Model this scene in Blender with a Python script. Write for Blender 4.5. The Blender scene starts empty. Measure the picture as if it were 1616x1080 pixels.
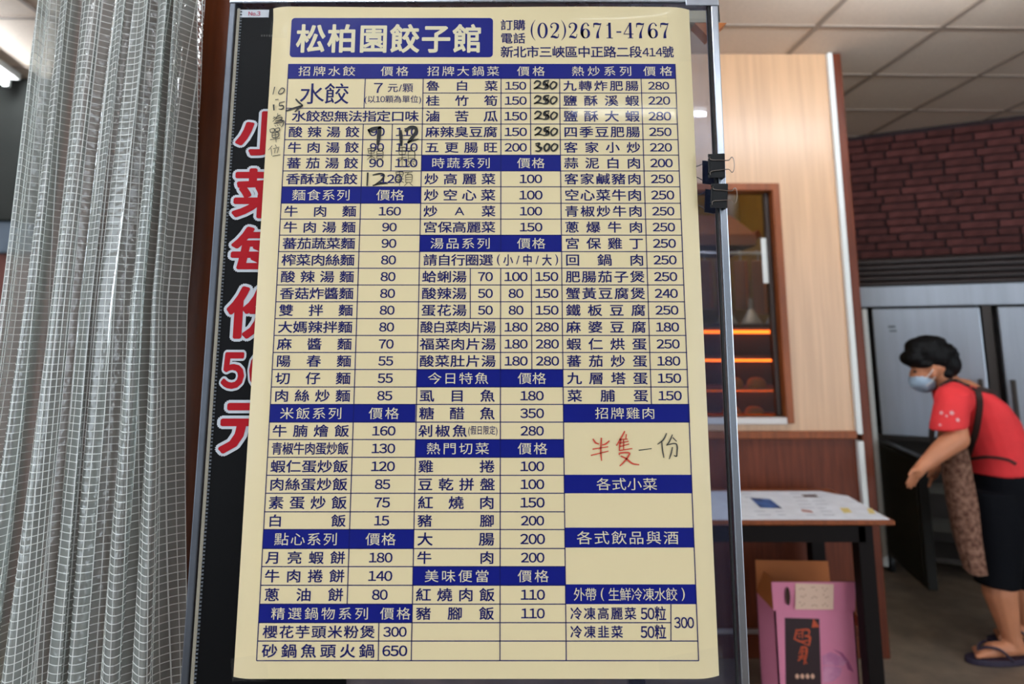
import bpy, bmesh, math, random
from mathutils import Vector, Matrix, Euler
from mathutils.bvhtree import BVHTree
random.seed(7)
SC = bpy.context.scene
COL = SC.collection
PI = math.pi

# ------------------------------------------------------------------ camera
CAM_H = 1.45                      # lens height above the floor
FPX, CX, CY = 1080.0, 808.0, 351.0   # focal length and principal point in pixels of the 1616x1080 photograph
TILT = math.atan(179 / FPX)       # looking slightly upwards
cam_d = bpy.data.cameras.new('camera')
cam = bpy.data.objects.new('camera', cam_d)
COL.objects.link(cam)
cam.location = (0, 0, CAM_H)
cam.rotation_euler = (PI / 2 + TILT, 0, 0)
cam_d.sensor_width = 36
cam_d.lens = 36 * FPX / 1616
cam_d.shift_x = 0
cam_d.shift_y = -(540 - CY) / 1616
cam_d.clip_start = 0.03
cam_d.dof.use_dof = True
cam_d.dof.focus_distance = 0.93
cam_d.dof.aperture_fstop = 4.0
SC.camera = cam

# ------------------------------------------------------------------ daylight and exposure
W = bpy.data.worlds.new('world')
SC.world = W
W.use_nodes = True
wbg = W.node_tree.nodes['Background']
wbg.inputs['Color'].default_value = (0.80, 0.90, 1.0, 1)
wbg.inputs['Strength'].default_value = 2.2
TUBE_STRENGTH = 64.0
SC.cycles.max_bounces = 8; SC.cycles.diffuse_bounces = 4; SC.cycles.glossy_bounces = 3
SC.view_settings.view_transform = 'Standard'
SC.view_settings.look = 'None'
SC.view_settings.gamma = 1
SC.view_settings.exposure = 0.78

# ------------------------------------------------------------------ helpers
_c, _s = math.cos(TILT), math.sin(TILT)
def ray(px, py):
    u = (px - CX) / FPX; v = (CY - py) / FPX
    return Vector((u, _c - v * _s, v * _c + _s))
CAM = Vector((0, 0, CAM_H))
def PY(px, py, Y):                # the point at depth Y seen at a photograph pixel
    d = ray(px, py); return CAM + d * (Y / d.y)
def PZ(px, py, z):                # the point at height z
    d = ray(px, py); return CAM + d * ((z - CAM_H) / d.z)

def lin(h):
    if isinstance(h, str):
        h = h.lstrip('#'); r = [int(h[i:i + 2], 16) / 255 for i in (0, 2, 4)]
    else:
        r = list(h)
    return tuple((x / 12.92 if x <= 0.04045 else ((x + 0.055) / 1.055) ** 2.4) for x in r) + (1,)

def mat(name, col, rough=0.6, metal=0.0, var=0.0, scale=8.0, stretch=(1, 1, 1), bump=0.0, col2=None,
        coat=0.0, coat_rough=0.05, spec=0.5, emis=None, emis_s=0.0, alpha=1.0, detail=4.0, rnd=None, rvar=0.0):
    m = bpy.data.materials.new(name); m.use_nodes = True
    nt = m.node_tree; b = nt.nodes['Principled BSDF']
    b.inputs['Base Color'].default_value = lin(col)
    b.inputs['Roughness'].default_value = rough
    b.inputs['Metallic'].default_value = metal
    b.inputs['Specular IOR Level'].default_value = spec
    b.inputs['Coat Weight'].default_value = coat
    b.inputs['Coat Roughness'].default_value = coat_rough
    b.inputs['Alpha'].default_value = alpha
    if emis:
        b.inputs['Emission Color'].default_value = lin(emis); b.inputs['Emission Strength'].default_value = emis_s
    last = None
    if var > 0 or bump > 0 or col2 or rvar > 0:
        tc = nt.nodes.new('ShaderNodeTexCoord'); mp = nt.nodes.new('ShaderNodeMapping')
        mp.inputs['Scale'].default_value = stretch
        nz = nt.nodes.new('ShaderNodeTexNoise'); nz.inputs['Scale'].default_value = scale; nz.inputs['Detail'].default_value = detail
        nt.links.new(tc.outputs['Object'], mp.inputs['Vector']); nt.links.new(mp.outputs['Vector'], nz.inputs['Vector'])
        if var > 0 or col2:
            mx = nt.nodes.new('ShaderNodeMix'); mx.data_type = 'RGBA'
            c1 = lin(col); c2 = lin(col2) if col2 else tuple(x * (1 - var) for x in c1[:3]) + (1,)
            mx.inputs[6].default_value = c1; mx.inputs[7].default_value = c2
            rp = nt.nodes.new('ShaderNodeMapRange')
            rp.inputs[1].default_value = 0.35; rp.inputs[2].default_value = 0.65
            nt.links.new(nz.outputs['Fac'], rp.inputs[0]); nt.links.new(rp.outputs[0], mx.inputs[0])
            nt.links.new(mx.outputs[2], b.inputs['Base Color']); last = mx.outputs[2]
        if bump > 0:
            bp = nt.nodes.new('ShaderNodeBump'); bp.inputs['Strength'].default_value = bump; bp.inputs['Distance'].default_value = 0.01
            nt.links.new(nz.outputs['Fac'], bp.inputs['Height']); nt.links.new(bp.outputs['Normal'], b.inputs['Normal'])
        if rvar > 0:
            r2 = nt.nodes.new('ShaderNodeMapRange')
            r2.inputs[3].default_value = max(0.02, rough - rvar); r2.inputs[4].default_value = rough + rvar
            nt.links.new(nz.outputs['Fac'], r2.inputs[0]); nt.links.new(r2.outputs[0], b.inputs['Roughness'])
    if rnd:                       # each object of the kind a little different
        oi = nt.nodes.new('ShaderNodeObjectInfo'); hs = nt.nodes.new('ShaderNodeHueSaturation')
        mr = nt.nodes.new('ShaderNodeMapRange'); mr.inputs[3].default_value = 1 - rnd; mr.inputs[4].default_value = 1 + rnd
        nt.links.new(oi.outputs['Random'], mr.inputs[0]); nt.links.new(mr.outputs[0], hs.inputs['Value'])
        hs.inputs['Color'].default_value = lin(col)
        if last: nt.links.new(last, hs.inputs['Color'])
        nt.links.new(hs.outputs['Color'], b.inputs['Base Color'])
    return m

def clear_mat(name, tint, gloss_rough=0.03, refl=0.12, body=0.0, body_col='#ffffff', pucker=0.0):
    """thin clear sheet: light passes straight through, a little is mirrored, a little scattered"""
    m = bpy.data.materials.new(name); m.use_nodes = True
    nt = m.node_tree; nt.nodes.clear()
    out = nt.nodes.new('ShaderNodeOutputMaterial')
    tr = nt.nodes.new('ShaderNodeBsdfTransparent'); tr.inputs['Color'].default_value = lin(tint)
    gl = nt.nodes.new('ShaderNodeBsdfGlossy'); gl.inputs['Roughness'].default_value = gloss_rough
    df = nt.nodes.new('ShaderNodeBsdfDiffuse'); df.inputs['Color'].default_value = lin(body_col)
    tl = nt.nodes.new('ShaderNodeBsdfTranslucent'); tl.inputs['Color'].default_value = lin(body_col)
    sc = nt.nodes.new('ShaderNodeMixShader'); sc.inputs[0].default_value = 0.5
    nt.links.new(df.outputs[0], sc.inputs[1]); nt.links.new(tl.outputs[0], sc.inputs[2])
    m1 = nt.nodes.new('ShaderNodeMixShader'); m1.inputs[0].default_value = body
    nt.links.new(tr.outputs[0], m1.inputs[1]); nt.links.new(sc.outputs[0], m1.inputs[2])
    fr = nt.nodes.new('ShaderNodeLayerWeight'); fr.inputs['Blend'].default_value = refl
    m2 = nt.nodes.new('ShaderNodeMixShader')
    nt.links.new(fr.outputs['Fresnel'], m2.inputs[0]); nt.links.new(m1.outputs[0], m2.inputs[1]); nt.links.new(gl.outputs[0], m2.inputs[2])
    nt.links.new(m2.outputs[0], out.inputs['Surface'])
    if pucker:                    # fine relief of the film between the strands
        tc = nt.nodes.new('ShaderNodeTexCoord'); nz = nt.nodes.new('ShaderNodeTexNoise'); nz.inputs['Scale'].default_value = 95; nz.inputs['Detail'].default_value = 1
        bp = nt.nodes.new('ShaderNodeBump'); bp.inputs['Strength'].default_value = pucker; bp.inputs['Distance'].default_value = 0.004
        nt.links.new(tc.outputs['Object'], nz.inputs['Vector']); nt.links.new(nz.outputs['Fac'], bp.inputs['Height'])
        nt.links.new(bp.outputs['Normal'], gl.inputs['Normal'])
    return m

class MB:
    def __init__(s): s.v = []; s.f = []
    def add(s, vs, fs):
        o = len(s.v); s.v += [tuple(p) for p in vs]; s.f += [tuple(i + o for i in f) for f in fs]; return s
    def box(s, a, b):
        x0, y0, z0 = a; x1, y1, z1 = b
        return s.add([(x0, y0, z0), (x1, y0, z0), (x1, y1, z0), (x0, y1, z0), (x0, y0, z1), (x1, y0, z1), (x1, y1, z1), (x0, y1, z1)],
                     [(3, 2, 1, 0), (4, 5, 6, 7), (0, 1, 5, 4), (1, 2, 6, 5), (2, 3, 7, 6), (3, 0, 4, 7)])
    def bar(s, p, q, w, d, side=(0, 1, 0)):      # rectangular bar from p to q, w across, d along side
        p, q = Vector(p), Vector(q); ax = (q - p).normalized(); sd = Vector(side)
        sd = (sd - ax * sd.dot(ax)).normalized(); wd = ax.cross(sd)
        vs = []
        for c in (p, q):
            for i, j in ((-1, -1), (1, -1), (1, 1), (-1, 1)): vs.append(c + wd * (w / 2 * i) + sd * (d / 2 * j))
        return s.add(vs, [(0, 1, 2, 3), (7, 6, 5, 4), (0, 4, 5, 1), (1, 5, 6, 2), (2, 6, 7, 3), (3, 7, 4, 0)])
    def loft(s, rings, cap=True, closed=True):
        n = len(rings[0]); vs = [p for r in rings for p in r]; fs = []
        for i in range(len(rings) - 1):
            for j in range(n if closed else n - 1):
                k = (j + 1) % n
                fs.append((i * n + j, i * n + k, (i + 1) * n + k, (i + 1) * n + j))
        if cap and closed:
            fs.append(tuple(range(n - 1, -1, -1))); fs.append(tuple((len(rings) - 1) * n + j for j in range(n)))
        return s.add(vs, fs)
    def tube(s, pts, r, n=8, cap=True):
        pts = [Vector(p) for p in pts]; rr = r if isinstance(r, (list, tuple)) else [r] * len(pts)
        rings = []; prev = None
        for i, p in enumerate(pts):
            a = pts[max(i - 1, 0)]; b = pts[min(i + 1, len(pts) - 1)]; t = (b - a).normalized()
            if prev is None:
                up = Vector((0, 0, 1)) if abs(t.z) < 0.9 else Vector((1, 0, 0)); nx = t.cross(up).normalized()
            else:
                nx = (prev - t * prev.dot(t)).normalized()
            prev = nx; ny = t.cross(nx)
            rings.append([p + (nx * math.cos(2 * PI * j / n) + ny * math.sin(2 * PI * j / n)) * rr[i] for j in range(n)])
        return s.loft(rings, cap)
    def ball(s, c, r, u=14, w=9, rot=None):
        rx, ry, rz = r if isinstance(r, (list, tuple)) else (r, r, r)
        c = Vector(c); vs = []; fs = []
        R = rot.to_matrix() if rot else Matrix.Identity(3)
        vs.append(c + R @ Vector((0, 0, rz)))
        for i in range(1, w):
            a = PI * i / w
            for j in range(u):
                b = 2 * PI * j / u
                vs.append(c + R @ Vector((rx * math.sin(a) * math.cos(b), ry * math.sin(a) * math.sin(b), rz * math.cos(a))))
        vs.append(c + R @ Vector((0, 0, -rz)))
        for j in range(u):
            k = (j + 1) % u
            fs.append((0, 1 + j, 1 + k)); fs.append((len(vs) - 1, 1 + (w - 2) * u + k, 1 + (w - 2) * u + j))
            for i in range(w - 2): fs.append((1 + i * u + j, 1 + (i + 1) * u + j, 1 + (i + 1) * u + k, 1 + i * u + k))
        return s.add(vs, fs)
    def capsule(s, p, q, r0, r1, n=12):
        s.tube([p, q], [r0, r1], n); s.ball(p, r0, n, 8); return s.ball(q, r1, n, 8)
    def quad(s, a, b, c, d): return s.add([a, b, c, d], [(0, 1, 2, 3)])
    def build(s, name, m, parent=None, smooth=False, bevel=0.0, org=None, kind=None, seg=2):
        if parent is not None: o0 = ORG[parent.name]
        elif org is not None: o0 = Vector(org)
        else:
            xs = [p[0] for p in s.v]; ys = [p[1] for p in s.v]; zs = [p[2] for p in s.v]
            o0 = Vector(((min(xs) + max(xs)) / 2, (min(ys) + max(ys)) / 2, min(zs)))
        me = bpy.data.meshes.new(name)
        me.from_pydata([(p[0] - o0.x, p[1] - o0.y, p[2] - o0.z) for p in s.v], [], s.f)
        me.update()
        ob = bpy.data.objects.new(name, me); COL.objects.link(ob)
        me.materials.append(m)
        if smooth: me.polygons.foreach_set('use_smooth', [True] * len(me.polygons))
        if bevel > 0:
            md = ob.modifiers.new('bevel', 'BEVEL'); md.width = bevel; md.segments = seg; md.limit_method = 'ANGLE'
        if parent is not None: ob.parent = parent
        else: ob.location = o0
        ORG[ob.name] = o0
        if kind: ob['kind'] = kind
        return ob
ORG = {}
def tag(o, label, cat, group=None):
    o['label'] = label; o['category'] = cat
    if group: o['group'] = group
    return o
def thing(name, loc, label, cat, group=None, rotz=0.0, local=False):
    o = bpy.data.objects.new(name, None); COL.objects.link(o); o.empty_display_size = 0.05
    o.location = loc; o.rotation_euler = (0, 0, rotz)
    ORG[o.name] = Vector((0, 0, 0)) if local else Vector(loc)
    return tag(o, label, cat, group)
def struct(o):
    o['kind'] = 'structure'; return o

# ---- lettering: flat print from the built-in font, or pen strokes
_fc = bpy.data.curves.new('font_tmp', 'FONT'); _fc.resolution_u = 3; _fc.fill_mode = 'FRONT'
_fo = bpy.data.objects.new('font_tmp', _fc); COL.objects.link(_fo)
_gc = {}
def glyph(s, off=0.0):
    k = (s, off)
    if k not in _gc:
        _fc.body = s; _fc.offset = off
        dg = bpy.context.evaluated_depsgraph_get(); dg.update()
        me = bpy.data.meshes.new_from_object(_fo.evaluated_get(dg))
        vs = [(v.co.x, v.co.y) for v in me.vertices]; fs = [tuple(p.vertices) for p in me.polygons]
        bpy.data.meshes.remove(me)
        _gc[k] = (vs, fs)
    return _gc[k]
_FW = {str(i): chr(0xFF10 + i) for i in range(10)}
def line(s, bold=0.0):
    """a set line of text: digits in the wide face, brackets and strokes closed up"""
    k = (s, 'line', bold)
    if k in _gc: return _gc[k]
    vs = []; fs = []; x = 0.0
    for ch in s:
        if ch in _FW: g = glyph(_FW[ch]); dx, adv = -0.5 + 0.285, 0.57
        elif ord(ch) < 128:
            g = glyph(ch); b = bounds(g[0]); dx = -b[0] + 0.05; adv = b[1] - b[0] + 0.10
        else: g = glyph(ch); dx, adv = 0.0, 1.0
        o = len(vs); vs += [(p[0] + dx + x, p[1]) for p in g[0]]; fs += [tuple(i + o for i in f) for f in g[1]]; x += adv
    _gc[k] = fat((vs, fs), bold); return _gc[k]
def fat(g, r, n=4):
    """heavier weight: the same outline printed a few times, shifted around a small circle"""
    if r <= 0: return g
    vs = []; fs = []
    for k in range(n):
        a = 2 * PI * (k + 0.5) / n; o = len(vs)
        vs += [(p[0] + r * math.cos(a), p[1] + r * math.sin(a), k) for p in g[0]]; fs += [tuple(i + o for i in f) for f in g[1]]
    return vs, fs
def bounds(vs):
    xs = [p[0] for p in vs]; ys = [p[1] for p in vs]
    return min(xs), max(xs), min(ys), max(ys)
def put(mb, g, fn):              # overprints lie a hair in front of each other
    vs = []
    for q in g[0]:
        p = fn(q[0], q[1]); vs.append((p[0], p[1] - 2.2e-5 * (q[2] if len(q) > 2 else 0), p[2]))
    mb.add(vs, g[1])
def smoothline(pts, k=6):
    if len(pts) < 3: return [tuple(p) for p in pts]
    P = [pts[0]] + list(pts) + [pts[-1]]; out = []
    for i in range(1, len(P) - 2):
        for j in range(k):
            t = j / k
            out.append(tuple(0.5 * (2 * b + (c - a) * t + (2 * a - 5 * b + 4 * c - d) * t * t + (3 * b - a - 3 * c + d) * t ** 3)
                             for a, b, c, d in zip(P[i - 1], P[i], P[i + 1], P[i + 2])))
    out.append(tuple(pts[-1])); return out
def ribbon(mb, pts, fn, taper=True, smooth=True):
    """pts (x, y, width) in pen space, fn maps pen space to the sheet"""
    q = smoothline(pts) if smooth else pts
    L = []
    for i, (x, y, w) in enumerate(q):
        a = q[max(i - 1, 0)]; b = q[min(i + 1, len(q) - 1)]
        tx, ty = b[0] - a[0], b[1] - a[1]; l = math.hypot(tx, ty) or 1
        nx, ny = -ty / l * w / 2, tx / l * w / 2
        L.append((fn(x + nx, y + ny), fn(x - nx, y - ny)))
    vs = [p for pr in L for p in pr]
    mb.add(vs, [(2 * i, 2 * i + 2, 2 * i + 3, 2 * i + 1) for i in range(len(L) - 1)])
def pen(mb, pts, w, fn):
    q = [(x, y, w) for x, y in pts]
    q[0] = (q[0][0], q[0][1], w * 0.75); q[-1] = (q[-1][0], q[-1][1], w * 0.6)
    ribbon(mb, q, fn)

# ------------------------------------------------------------------ materials
M = {}
M['paper'] = mat('poster_paper', '#ead8ab', 0.4, spec=0.3, coat=0.12, coat_rough=0.06, var=0.04, scale=3, bump=0.012)
M['ink'] = mat('navy_ink', '#10155c', 0.45, spec=0.2, coat=0.1)
M['navy'] = mat('navy_band', '#101a78', 0.4, spec=0.2, coat=0.12, coat_rough=0.06, bump=0.012, scale=3)
M['cream'] = mat('cream_print', '#e3d8b4', 0.45, spec=0.3)
M['marker'] = mat('black_marker', '#0c0c0e', 0.4)
M['pencil'] = mat('grey_marker', '#3c3b38', 0.6)
M['redpen'] = mat('red_marker', '#cf4a34', 0.5)
M['black_print'] = mat('black_banner', '#08080a', 0.45, spec=0.12, bump=0.02, scale=5)
M['red_print'] = mat('red_print', '#a80f1c', 0.5, spec=0.15)
M['white_print'] = mat('pale_print', '#c6cbd2', 0.5, spec=0.2)
M['steel'] = mat('brushed_steel', '#b9bec8', 0.28, 1.0, var=0.15, scale=30, stretch=(1, 1, 0.05), rvar=0.08)
M['alu_dark'] = mat('dull_aluminium', '#62666e', 0.4, 0.8, var=0.2, scale=20)
M['gasket'] = mat('black_gasket', '#121214', 0.6)
M['glass'] = clear_mat('clear_glass', '#dfe6f2', 0.02, 0.25, 0.06, '#8f9dcc')
M['tape'] = clear_mat('clear_tape', '#ffffff', 0.10, 0.08, 0.03, '#ffffff')
M['film'] = clear_mat('clear_vinyl_film', '#e4e8e6', 0.20, 0.46, 0.46, '#eef3ec', pucker=0.6)
M['strand'] = mat('white_mesh_strand', '#f1f4f0', 0.3, spec=0.7)
M['wood_dark'] = mat('dark_brown_wood', '#6b3018', 0.45, spec=0.25, var=0.35, scale=9, stretch=(6, 6, 0.5), bump=0.05, rvar=0.05)
M['wood_orange'] = mat('orange_brown_wood', '#8f4a22', 0.4, spec=0.3, var=0.3, scale=7, stretch=(6, 6, 0.6), bump=0.04)
M['wood_light'] = mat('pale_maple_panel', '#d3a983', 0.32, var=0.16, scale=6, stretch=(7, 7, 0.25), rvar=0.05)
M['white_paint'] = mat('white_plastic', '#dfe0dc', 0.5)
M['tile'] = mat('ceiling_tile', '#dccbb9', 0.85, var=0.06, scale=60, bump=0.08, rnd=0.03)
M['tbar'] = mat('ceiling_bar', '#9a8a7c', 0.6)
M['brick'] = mat('red_brown_brick', '#6f3f3c', 0.8, spec=0.25, var=0.35, scale=14, bump=0.25, rnd=0.22)
M['mortar'] = mat('dark_mortar', '#3a2b2e', 0.9, var=0.2, scale=20)
M['floor'] = mat('floor_vinyl', '#8d7a66', 0.45, var=0.28, scale=9, col2='#75685a', detail=8, rvar=0.1)
M['dark_wall'] = mat('dark_painted_wall', '#2b2c29', 0.8, spec=0.2, var=0.2, scale=4)
M['brown_wall'] = mat('brown_wall_paint', '#6f4038', 0.75, var=0.2, scale=5)
M['grey_paint'] = mat('grey_paint', '#7d8590', 0.5, var=0.1)
M['tube'] = mat('lit_tube', '#ffffff', 0.4, emis='#eef6ff', emis_s=TUBE_STRENGTH)

# ------------------------------------------------------------------ room shell
CEIL = 2.91
mb = MB(); mb.box((-6, -4.5, -0.06), (6, 8, 0)); floor = struct(mb.build('floor', M['floor'], org=(0, 0, 0)))

# ceiling: slab with one object for each lay-in tile and each bar of the grid
mb = MB(); mb.box((-6, -3.4, CEIL + 0.03), (6, 8, CEIL + 0.11)); ceil = struct(mb.build('ceiling', M['tbar'], org=(1.46, 3.08, CEIL)))
CROT = math.radians(1.4)
tile_me = None
R2 = Matrix.Rotation(CROT, 4, 'Z')
for i in range(-10, 7):
    for j in range(-10, 7):
        x = i * 0.605 + 0.3025; y = j * 0.605 + 0.3025
        if tile_me is None:
            b = MB(); h = 0.2905
            b.add([(-h, -h, 0.004), (h, -h, 0.004), (h, h, 0.004), (-h, h, 0.004), (-h, -h, 0.03), (h, -h, 0.03), (h, h, 0.03), (-h, h, 0.03)],
                  [(3, 2, 1, 0), (4, 5, 6, 7), (0, 1, 5, 4), (1, 2, 6, 5), (2, 3, 7, 6), (3, 0, 4, 7)])
            me = bpy.data.meshes.new('ceiling_tile'); me.from_pydata(b.v, [], b.f); me.materials.append(M['tile']); tile_me = me
        wp = R2 @ Vector((x, y, 0))
        gx, gy = wp.x + 1.46, wp.y + 3.08
        if gx < -5.4 or gx > 5.2 or gy < -2.9 or gy > 6.9: continue
        o = bpy.data.objects.new('ceiling_tile', tile_me); COL.objects.link(o)
        o.parent = ceil; o.location = wp; o.rotation_euler = (0, 0, CROT)
for k in range(-10, 8):
    for ax in (0, 1):
        if ax == 0 and (k < -11 or k > 6): continue
        b = MB()
        if ax == 0: b.box((-0.0115, -5.9, -0.002), (0.0115, 3.9, 0.03)); p = Vector((k * 0.605, 0, 0))
        else: b.box((-6.6, -0.0115, -0.0015), (3.7, 0.0115, 0.03)); p = Vector((0, k * 0.605, 0))
        me = bpy.data.meshes.new('grid_bar'); me.from_pydata(b.v, [], b.f); me.materials.append(M['tbar'])
        o = bpy.data.objects.new('grid_bar', me); COL.objects.link(o); o.parent = ceil
        o.location = R2 @ p; o.rotation_euler = (0, 0, CROT)

mb = MB(); mb.box((-2.3, -3.4, 0), (2.3, -3.28, CEIL + 0.03)); struct(mb.build('wall_unseen', M['dark_wall']))  # unseen dark wall added behind the camera, keeps reflections in the poster dark
mb = MB(); mb.box((-6, 0.2, 0), (-5.9, 8, CEIL + 0.03)); struct(mb.build('wall_left', M['grey_paint']))
mb = MB(); mb.box((5.9, 0.2, 0), (6, 8, CEIL + 0.03)); struct(mb.build('wall_right', M['grey_paint']))
mb = MB(); mb.box((-6, 7.9, 0), (6, 8, CEIL + 0.03)); struct(mb.build('wall_rear', M['brown_wall']))

# wall behind the curtain on the left: dark upper band over red-brown paint, grey rail between
mb = MB(); mb.box((-5.9, 3.80, 0), (-0.62, 3.9, 1.9)); wl = struct(mb.build('wall_side', M['brown_wall']))
mb = MB(); mb.box((-5.9, 3.74, 2.08), (-0.62, 3.9, CEIL)); mb.build('shutter_box', M['dark_wall'], wl, bevel=0.01)
mb = MB(); mb.box((-5.9, 3.76, 1.9), (-0.62, 3.9, 2.08)); mb.build('wall_rail', mat('rail_grey', '#505a66', 0.6), wl, bevel=0.01)

# partition with the serving window
PX0, PX1, PYF = -0.62, 1.645, 3.40
WX0, WX1, WZ0, WZ1 = 0.78, 1.318, 1.065, 2.178
mb = MB()
mb.box((PX0, PYF, 1.0), (WX0, PYF + 0.1, CEIL)); mb.box((WX1, PYF, 1.0), (PX1, PYF + 0.1, CEIL))
mb.box((WX0, PYF, WZ1), (WX1, PYF + 0.1, CEIL)); mb.box((WX0, PYF, 1.0), (WX1, PYF + 0.1, WZ0))
part = struct(mb.build('wall_partition', M['wood_light'], org=(0, PYF, 1.0)))
mb = MB(); mb.box((PX0, PYF + 0.005, 0), (PX1, PYF + 0.1, 1.0)); mb.build('wainscot', M['wood_dark'], part)
mb = MB(); mb.box((PX0, PYF - 0.02, 0.965), (PX1, PYF + 0.005, 1.0)); mb.build('ledge', M['wood_orange'], part, bevel=0.004)
mb = MB(); mb.box((PX0, PYF - 0.008, 0), (PX1, PYF + 0.005, 0.09)); mb.build('kick_board', M['wood_dark'], part, bevel=0.003)
# white edge strip and the brown end post
mb = MB(); mb.box((PX1, PYF - 0.022, 0.985), (PX1 + 0.028, PYF + 0.05, CEIL)); struct(mb.build('trim_1', M['white_paint'], bevel=0.006))
mb = MB(); mb.box((PX1, PYF - 0.022, 0.0), (PX1 + 0.028, PYF + 0.05, 0.955)); struct(mb.build('trim_2', M['white_paint'], bevel=0.006))
mb = MB(); mb.box((PX1 + 0.028, PYF - 0.01, 0), (PX1 + 0.076, PYF + 0.11, CEIL)); struct(mb.build('trim_3', M['wood_dark'], bevel=0.005))
# window frame, sill, sliding pane
win = None
mb = MB(); t = 0.034
for a, b in (((WX1 - 0.004, PYF - 0.018, WZ0 - 0.03), (WX1 + t, PYF + 0.1, WZ1 + t)), ((WX0 - t, PYF - 0.018, WZ0 - 0.03), (WX0 + 0.004, PYF + 0.1, WZ1 + t)),
             ((WX0, PYF - 0.018, WZ1 - 0.004), (WX1, PYF + 0.1, WZ1 + t))): mb.box(a, b)
win = struct(mb.build('window_1', M['wood_orange'], bevel=0.004))
mb = MB(); mb.box((WX0 - 0.03, PYF - 0.03, WZ0 - 0.032), (WX1 - 0.006, PYF + 0.1, WZ0)); mb.build('window_sill', mat('sill_metal', '#bdb4ae', 0.35, 0.3), win, bevel=0.003)
mb = MB(); mb.box((WX0 + 0.006, PYF + 0.05, WZ0 + 0.004), (WX1 - 0.006, PYF + 0.054, WZ1 - 0.006)); mb.build('pane', clear_mat('window_glass', '#e6e2dc', 0.02, 0.12), win)
mb = MB(); mb.box((WX1 - 0.028, PYF + 0.03, WZ0 + 0.004), (WX1 - 0.006, PYF + 0.07, WZ1 - 0.006)); mb.build('pane_stile', mat('stile_brown', '#3a2c26', 0.5), win, bevel=0.003)

# ---- brick wall at an angle, one object for each brick
A0 = Vector((2.281, 4.531, 0)); AL = math.atan(0.56)
def bwall_root(): pass
bw_loc = A0 + Vector((math.sin(AL), math.cos(AL), 0)) * 0.46
mb = MB(); mb.box((-1.6, 0.012, 0), (3.4, 0.12, CEIL + 0.03))
wb = mb.build('wall_back', M['mortar'], org=(0, 0, 0)); struct(wb); wb.location = bw_loc; wb.rotation_euler = (0, 0, -AL)
brick_me = []
for L in (0.215, 0.19, 0.15, 0.11):
    bm = bmesh.new(); bmesh.ops.create_cube(bm, size=1.0)
    for v in bm.verts: v.co = Vector((v.co.x * L, v.co.y * 0.03, v.co.z * 0.047)) 
    for v in bm.verts:
        if v.co.y < 0: v.co.x *= 0.97; v.co.z *= 0.9; v.co.y += random.uniform(-0.003, 0.003)
    me = bpy.data.meshes.new('brick'); bm.to_mesh(me); bm.free(); me.materials.append(M['brick']); brick_me.append((L, me))
z = 1.80; row = 0
while z < CEIL - 0.02:
    x = -0.62 - random.uniform(0, 0.2)
    while x < 1.95:
        L, me = random.choices(brick_me, (5, 4, 2, 1))[0]
        o = bpy.data.objects.new('brick', me); COL.objects.link(o); o.parent = wb
        o.location = (x + L / 2, 0.004 + random.uniform(-0.004, 0.003), z); o.rotation_euler = (0, 0, random.uniform(-0.01, 0.01))
        x += L + 0.009
    z += 0.0555; row += 1

# ---- timber column between curtain and display stand
mb = MB(); mb.box((-0.78, 1.14, 0), (-0.44, 1.36, CEIL)); struct(mb.build('column', mat('column_timber', '#7c3c1c', 0.3, spec=0.4, var=0.35, scale=9, stretch=(6, 6, 0.5), bump=0.04), bevel=0.012, seg=3))
mb = MB(); mb.tube([(-0.565, 1.138, 0), (-0.565, 1.138, CEIL)], 0.008, 10); struct(mb.build('trim_4', M['wood_orange'], smooth=True))

# ------------------------------------------------------------------ ceiling lamps
def lamp(p, q, label):
    p, q = Vector(p), Vector(q); d = (q - p).normalized(); sd = Vector((-d.y, d.x, 0))
    c = (p + q) / 2
    t = thing('fluorescent_lamp', (c.x, c.y, CEIL - 0.1), label, 'lamp')
    if p.z < CEIL - 0.01:
        for f_ in (0.2, 0.8): m0 = p.lerp(q, f_); mb = MB(); mb.bar(m0 + Vector((0, 0, -0.003)), (m0.x, m0.y, CEIL), 0.02, 0.02); mb.build('hanger', M['white_paint'], t)
    mb = MB(); mb.bar(p + Vector((0, 0, -0.022)), q + Vector((0, 0, -0.022)), 0.13, 0.04, (0, 0, 1)); mb.build('housing', M['white_paint'], t, bevel=0.006)
    for e, w in ((p, d), (q, -d)):
        mb = MB(); mb.bar(e + w * 0.01 + Vector((0, 0, -0.043)), e + w * 0.01 + Vector((0, 0, -0.085)), 0.03, 0.03, d); mb.build('lamp_holder', M['white_paint'], t)
    mb = MB(); mb.tube([p + d * 0.02 + Vector((0, 0, -0.07)), q - d * 0.02 + Vector((0, 0, -0.07))], 0.014, 12)
    mb.build('tube', M['tube'], t, smooth=True)
    return t
lamp((-2.83, 3.66, CEIL), (-2.60, 2.46, CEIL), 'lit fluorescent tube lamp on the ceiling left of the mesh curtain')
lamp((1.05, 2.3, CEIL - 0.06), (2.25, 2.33, CEIL - 0.06), 'fluorescent ceiling lamp above the serving window side')
lamp((-0.6, 2.3, CEIL), (-0.6, 1.5, CEIL), 'fluorescent ceiling lamp behind the menu stand')
lamp((0.35, -2.3, CEIL), (1.55, -2.3, CEIL), 'fluorescent ceiling lamp in front of the menu, right')
lamp((-1.6, -0.9, CEIL), (-0.4, -0.9, CEIL), 'fluorescent ceiling lamp in front of the menu, left')  # out of view, added to light the poster from above
lamp((0.4, 3.72, CEIL), (1.5, 3.72, CEIL), 'fluorescent kitchen lamp above the warming cabinet')  # no source visible there; added so the kitchen interior is not too dark

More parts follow.
